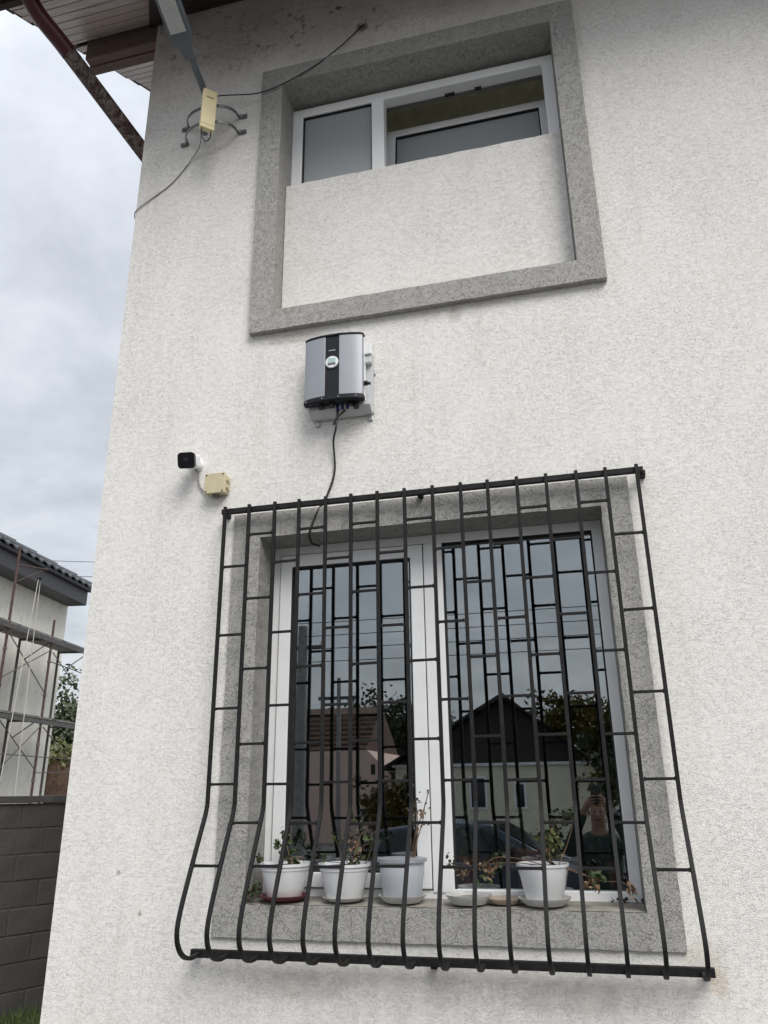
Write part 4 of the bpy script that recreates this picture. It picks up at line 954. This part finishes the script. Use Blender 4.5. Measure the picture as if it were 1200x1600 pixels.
# ================================================================ STREET BEHIND THE CAMERA (seen mirrored in the panes)
YO = -24.0
oh = thing('gabled_house', (-2.6, YO-3, GZ), 'low cream house with dark gabled roof mirrored in the right pane', 'house')
ox0, ox1 = -6.6, 0.16
MB().box(ox0, ox1, YO-8, YO, GZ-.1, 2.42).build('wall', M['creamw'], oh)
b = MB(); b.prism([(ox0-.5, 2.30), (ox0-.3, 2.42), (-2.7, 4.74), (ox1-.1, 2.46), (ox1+.1, 2.42), (-2.7, 4.60)], YO-8.3, YO+.55, 'y'); b.build('roof', M['slate'], oh)
MB().prism([(ox0, 2.422), (ox1, 2.422), (-2.7, 4.58)], YO-7.9, YO+.02, 'y').build('gable', M['dboards'], oh)
MB().box(ox0-.1, ox1+.05, YO-.02, YO+.10, 2.38, 2.47).build('gutter', M['white'], oh)
for xa, xb, za_, zb in ((-4.05, -3.45, 1.0, 2.05), (-2.55, -2.15, 1.0, 1.85), (-5.6, -4.9, 1.0, 2.05)):
    f_ = MB().box(xa, xb, YO-.03, YO+.04, za_, zb).build('window', M['pvc'], oh); MB().box(xa+.07, xb-.07, YO+.03, YO+.05, za_+.07, zb-.07).build('pane', M['carglass'], f_)
ph = thing('pink_house', (-9.5, -25, GZ), 'pink house with brown tiled roof mirrored in the left pane', 'house')
MB().prism([(-11.5, GZ-.1), (-7.0, GZ-.1), (-7.0, 2.2), (-7.9, 3.05), (-8.3, 3.05), (-11.5, 3.05)], -33, -25, 'y').build('wall', M['pinkw'], ph)
MB().prism([(-25.4, 2.2), (-25.3, 2.3), (-29, 5.0), (-33.3, 2.3)], -16.5, -8.35, 'x').build('roof', M['redtile'], ph)
for k in range(12):
    zz = 2.30+.21*k; yy = -25.34-.282*k
    MB().box(-16.5, -8.30, yy-.02, yy+.06, zz+.02, zz+.075).build('tile_course', M['redtile'], ph)
MB().box(-16.4, -11.5, -33, -25.6, GZ-.1, 2.25).build('wall', M['pinkw'], ph)
MB().box(-7.75, -7.60, -25.02, -24.98, 2.2, 2.55).build('vent', M['gasket'], ph)
def upole(x, y, h_, r_, lab):
    t = thing('utility_pole', (x, y, GZ), lab, 'utility pole', 'utility poles across the street')
    MB().tube([(x, y, GZ), (x, y, h_)], r_, 10, r_*.7).build('pole', M['pole'], t, smooth=True)
    MB().box(x-.7, x+.7, y-.05, y+.05, h_-.7, h_-.6).build('crossarm', M['tube'], t)
    for q_ in (-.6, 0, .6): MB().lathe([(.05, 0), (.03, .05), (.05, .10), (.02, .14)], (x+q_, y, h_-.6), 8).build('insulator', M['white'], t)
upole(-8.15, -18.6, 6.4, .20, 'thick concrete utility pole mirrored at the left of the left pane')
upole(-7.9, -21.5, 5.2, .09, 'thin pole mirrored in the middle of the left pane')
for k in range(4):
    pts = [Vector((-40+80*t, -19+.25*k, 6.0+.35*k-1.1*4*t*(1-t)*.6)) for t in [q_/24 for q_ in range(25)]]
    tag(MB().tube(pts, .012, 5).build('street_wire', M['cable']), ('lowest', 'second lowest', 'second highest', 'highest')[k]+' of the four street wires mirrored in the panes', 'wire', 'wires along the street')
tree('autumn_tree', (-0.2, -25.5, GZ), 5.2, [((0, 0, 3.3), (1.7, 1.5, 1.5)), ((1.0, .2, 2.7), (1.5, 1.4, 1.6)), ((-.6, 0, 4.2), (1.0, 1.0, .7))], 9000, .11, 'autumn', 'bark', 'yellow green tree mirrored beside the gable in the right pane')
tree('dark_tree', (-9.6, -36, GZ), 7.0, [((0, 0, 4.6), (2.6, 2.0, 1.7)), ((1.6, 0, 3.9), (1.8, 1.5, 1.5)), ((-2.2, 0, 3.9), (1.8, 1.5, 1.5))], 8000, .14, 'tree', 'bark', 'dark tree mirrored above the pink house')
tree('garden_bush', (-6.2, -22.0, GZ), 2.6, [((0, 0, 1.3), (.9, .8, .8)), ((.7, .2, 1.6), (.7, .7, .7))], 4000, .09, 'autumn', 'bark', 'olive bush mirrored at the right edge of the left pane', .07)
tree('garden_bush', (1.6, -19.5, GZ), 3.0, [((0, 0, 1.5), (1.1, .9, 1.1)), ((-.5, .2, 2.2), (.9, .8, .9)), ((1.4, 0, 2.0), (1.2, 1, 1.3))], 6000, .10, 'tree', 'bark', 'dark green bush mirrored at the right edge of the right pane', .08)
for i, (x, y, h_) in enumerate(((-6.9, -33, 4.6), (-5.9, -35, 5.0))):
    t = thing('bare_tree', (x, y, GZ), ('left of two bare trees mirrored in the left pane', 'right of two bare trees mirrored in the left pane')[i], 'tree')
    b = MB(); b.tube([(x, y, GZ), (x+.1, y, h_*.45)], .12, 8, .08)
    for _ in range(60):
        s_ = Vector((x+.05, y, random.uniform(1.2, h_*.55))); e_ = s_+Vector((random.gauss(0, 1.0), random.gauss(0, .8), random.uniform(.8, h_*.5)))
        b.tube(spline([s_, s_+(e_-s_)*.5+Vector((random.gauss(0, .15), 0, .1)), e_], 4), .025, 5, .006)
    b.build('branches', M['bark'], t)

# parked car, side on, a few metres behind the camera
cx0, cyc = -1.55, -7.7
car = thing('parked_car', (cx0, cyc, GZ), 'dark blue parked car mirrored at the foot of the right pane', 'car')
def cprof(pts, y0, y1, name, mat, par=car, bev=.03): return MB().prism([(cx0+a, GZ+b_) for a, b_ in pts], cyc+y0, cyc+y1, 'y').build(name, M[mat], par, bevel=bev, segs=3)
cprof([(-2.05,.28),(-1.95,.22),(2.0,.22),(2.12,.36),(2.12,.55),(1.95,.70),(1.15,.84),(-1.6,.90),(-2.02,.86),(-2.10,.55)], -.86, .86, 'body', 'carp')
b = MB(); lo_ = [(-1.65,.88),(1.10,.83)]; 
vs = []
for (a, z_), ins in (((-1.72,.87), 0), ((-1.25,1.24), .12), ((-.35,1.34), .14), ((.25,1.30), .14), ((1.12,.83), 0)):
    vs += [Vector((cx0+a, cyc-.80+ins, GZ+z_)), Vector((cx0+a, cyc+.80-ins, GZ+z_))]
b.add(vs, [(0,1,3,2),(2,3,5,4),(4,5,7,6),(6,7,9,8),(0,2,4,6,8),(9,7,5,3,1)]); b.build('cabin', M['carp'], car, bevel=.02)
for sgn in (-1, 1):
    for pts in (((-1.30,.92),(-1.10,1.20),(-.50,1.28),(-.50,.90)), ((-.44,.90),(-.44,1.28),(.16,1.25),(.80,.87))):
        b = MB(); vs = []
        for off in (.0, .012):
            for a, z_ in pts:
                ins = .14*min(1, max(0, (z_-.85)/.42)); vs.append(Vector((cx0+a, cyc+sgn*(.80-ins+.002+off), GZ+z_)))
        b.hexa(vs); b.build('side_window', M['carglass'], car)
    for a in (-1.3, 1.35):
        c = Vector((cx0+a, cyc+sgn*.80, GZ+.31)); b = MB(); b.T = Matrix.Translation(c) @ Matrix.Rotation(R(90), 4, 'X'); b.lathe([(.20, -.10), (.30, -.10), (.315, -.07), (.315, .07), (.30, .10), (.20, .10)], n=28); wh = b.build('wheel', M['tyre'], car, smooth=True)
        b = MB(); b.T = Matrix.Translation(c) @ Matrix.Rotation(R(90), 4, 'X'); b.lathe([(.19, -.104), (.19, .104), (.05, .108)], n=10); b.build('rim', M['chrome'], wh)
    MB().box(cx0+1.88, cx0+2.10, cyc+sgn*.62-.16, cyc+sgn*.62+.16, GZ+.56, GZ+.68).build('headlight', M['led'], car, bevel=.02)
    MB().box(cx0-2.11, cx0-1.95, cyc+sgn*.66-.14, cyc+sgn*.66+.14, GZ+.62, GZ+.80).build('tail_light', M['redpot'], car, bevel=.02)
vs = []
for a, z_, ins in ((.30,1.29,.16), (1.08,.86,.06)):
    vs += [Vector((cx0+a, cyc-.80+ins, GZ+z_)), Vector((cx0+a, cyc+.80-ins, GZ+z_))]
MB().add([v_+Vector((.012, 0, .014)) for v_ in vs]+[v_+Vector((.002, 0, .002)) for v_ in vs], [(0,1,3,2),(4,6,7,5),(0,2,6,4),(1,5,7,3),(0,4,5,1),(2,3,7,6)]).build('windscreen', M['carglass'], car)

# ================================================================ PHOTOGRAPHER (mirrored in the right pane)
def skin(name, verts, edges, mat, parent, root=0, sub=2):
    me = bpy.data.meshes.new(name); base_ = wloc(parent)
    me.from_pydata([tuple(Vector(v[:3])-base_) for v in verts], edges, []); me.materials.append(mat)
    o = bpy.data.objects.new(name, me); o.parent = parent; COL.objects.link(o)
    m_ = o.modifiers.new('skin', 'SKIN'); m_.use_smooth_shade = True
    for i, v in enumerate(verts):
        sv = me.skin_vertices[0].data[i]; sv.radius = (v[3], v[4] if len(v) > 4 else v[3]); sv.use_root = (i == root)
    s_ = o.modifiers.new('sub', 'SUBSURF'); s_.levels = sub; s_.render_levels = sub
    return o
py_ = -3.78
pr = thing('person', (0.02, py_, GZ), 'person in a dark green jacket holding up a phone, mirrored in the right pane', 'person')
# skin: head, neck, trunk core, arms and hands in one body
bv_ = [(.02,py_,.70,.10,.08), (.02,py_,.95,.10,.08), (.02,py_,1.15,.08), (.02,py_+.01,1.25,.055), (.02,py_+.03,1.34,.066,.073), (.02,py_+.03,1.43,.070,.083), (.02,py_+.02,1.51,.05,.06)]
be = [(i, i+1) for i in range(6)]
for sx in (-1, 1):
    k0 = len(bv_)
    bv_ += [(.02+sx*.17,py_,1.15,.05), (.02+sx*.27,py_+.12,1.10,.042), (.02+sx*.15,py_+.29,1.36,.032), (.02+sx*.085,py_+.355,1.47,.028), (.02+sx*.060,py_+.385,1.50,.030)]
    be += [(2, k0)]+[(k0+i, k0+i+1) for i in range(4)]
    k1 = k0+4
    for f_ in range(4):
        z_ = 1.545-f_*.023; q0 = len(bv_)
        bv_ += [(.02+sx*.052,py_+.412,z_-.01,.0095), (.02+sx*(.030-.004*f_),py_+.436,z_,.0085), (.02+sx*(.006+.006*f_),py_+.440,z_+.002,.0075)]
        be += [(k1, q0), (q0, q0+1), (q0+1, q0+2)]
    q0 = len(bv_); bv_ += [(.02+sx*.058,py_+.360,1.515,.011), (.02+sx*.040,py_+.372,1.545,.009), (.02+sx*.026,py_+.378,1.565,.008)]; be += [(k1, q0), (q0, q0+1), (q0+1, q0+2)]
skin('body', bv_, be, M['skin'], pr)
jv = [(.02,py_,.66,.18,.125), (.02,py_,.90,.17,.12), (.02,py_,1.11,.17,.11), (.02,py_+.01,1.285,.078)]; je = [(0, 1), (1, 2), (2, 3)]
for sx in (-1, 1):
    k0 = len(jv); jv += [(.02+sx*.16,py_,1.145,.075), (.02+sx*.28,py_+.12,1.095,.062), (.02+sx*.16,py_+.27,1.335,.050), (.02+sx*.115,py_+.325,1.42,.046)]; je += [(2, k0), (k0, k0+1), (k0+1, k0+2), (k0+2, k0+3)]
skin('jacket', jv, je, M['jacket'], pr)
tv = [(.02,py_,.70,.16,.11)]; te = []
for sx in (-1, 1):
    k0 = len(tv); tv += [(.02+sx*.09,py_,.60,.085), (.02+sx*.10,py_+.02,.30,.062), (.02+sx*.11,py_,-.02,.052)]; te += [(0, k0), (k0, k0+1), (k0+1, k0+2)]
skin('trousers', tv, te, M['trousers'], pr)
for sx in (-1, 1): MB().hexa([(.02+sx*.11-.05,py_-.10,GZ+.004), (.02+sx*.11+.05,py_-.10,GZ+.004), (.02+sx*.11+.05,py_+.17,GZ+.004), (.02+sx*.11-.05,py_+.17,GZ+.004), (.02+sx*.11-.045,py_-.09,GZ+.10), (.02+sx*.11+.045,py_-.09,GZ+.10), (.02+sx*.11+.035,py_+.15,GZ+.05), (.02+sx*.11-.035,py_+.15,GZ+.05)]).build('shoe', M['gasket'], pr, bevel=.02)
skin('hair', [(.02,py_-.02,1.43,.078,.080), (.02,py_-.010,1.50,.072,.078), (.02,py_-.01,1.54,.04,.045)], [(0, 1), (1, 2)], M['hair'], pr)
for sx in (-1, 1):
    MB().lathe([(.003, -.004), (.008, 0), (.003, .004)], (.02+sx*.03, py_+.100, 1.415), 8).build('eye', M['hair'], pr)
    MB().lathe([(.004, -.03), (.014, 0), (.004, .03)], (.02+sx*.076, py_+.02, 1.405), 8).build('ear', M['skin'], pr)
MB().tube([(.02,py_+.098,1.42), (.02,py_+.125,1.38), (.02,py_+.108,1.372)], .011, 6).build('nose', M['skin'], pr)
MB().box(-.005, .045, py_+.095, py_+.104, 1.345, 1.353).build('mouth', M['redstem'], pr)
ph_ = thing('phone', (0.0, CAM.y-.03, 1.45), 'black phone held up in both hands, mirrored in the right pane', 'phone')
T = Matrix.Translation((0.015, CAM.y-.034, 1.545)) @ Matrix.Rotation(R(-12), 4, 'X')
b = MB(); b.T = T; b.prism(rrect(.037, .080, .010, 4), -.004, .004, 'y'); b.build('phone_body', M['blackgl'], ph_, bevel=.002)
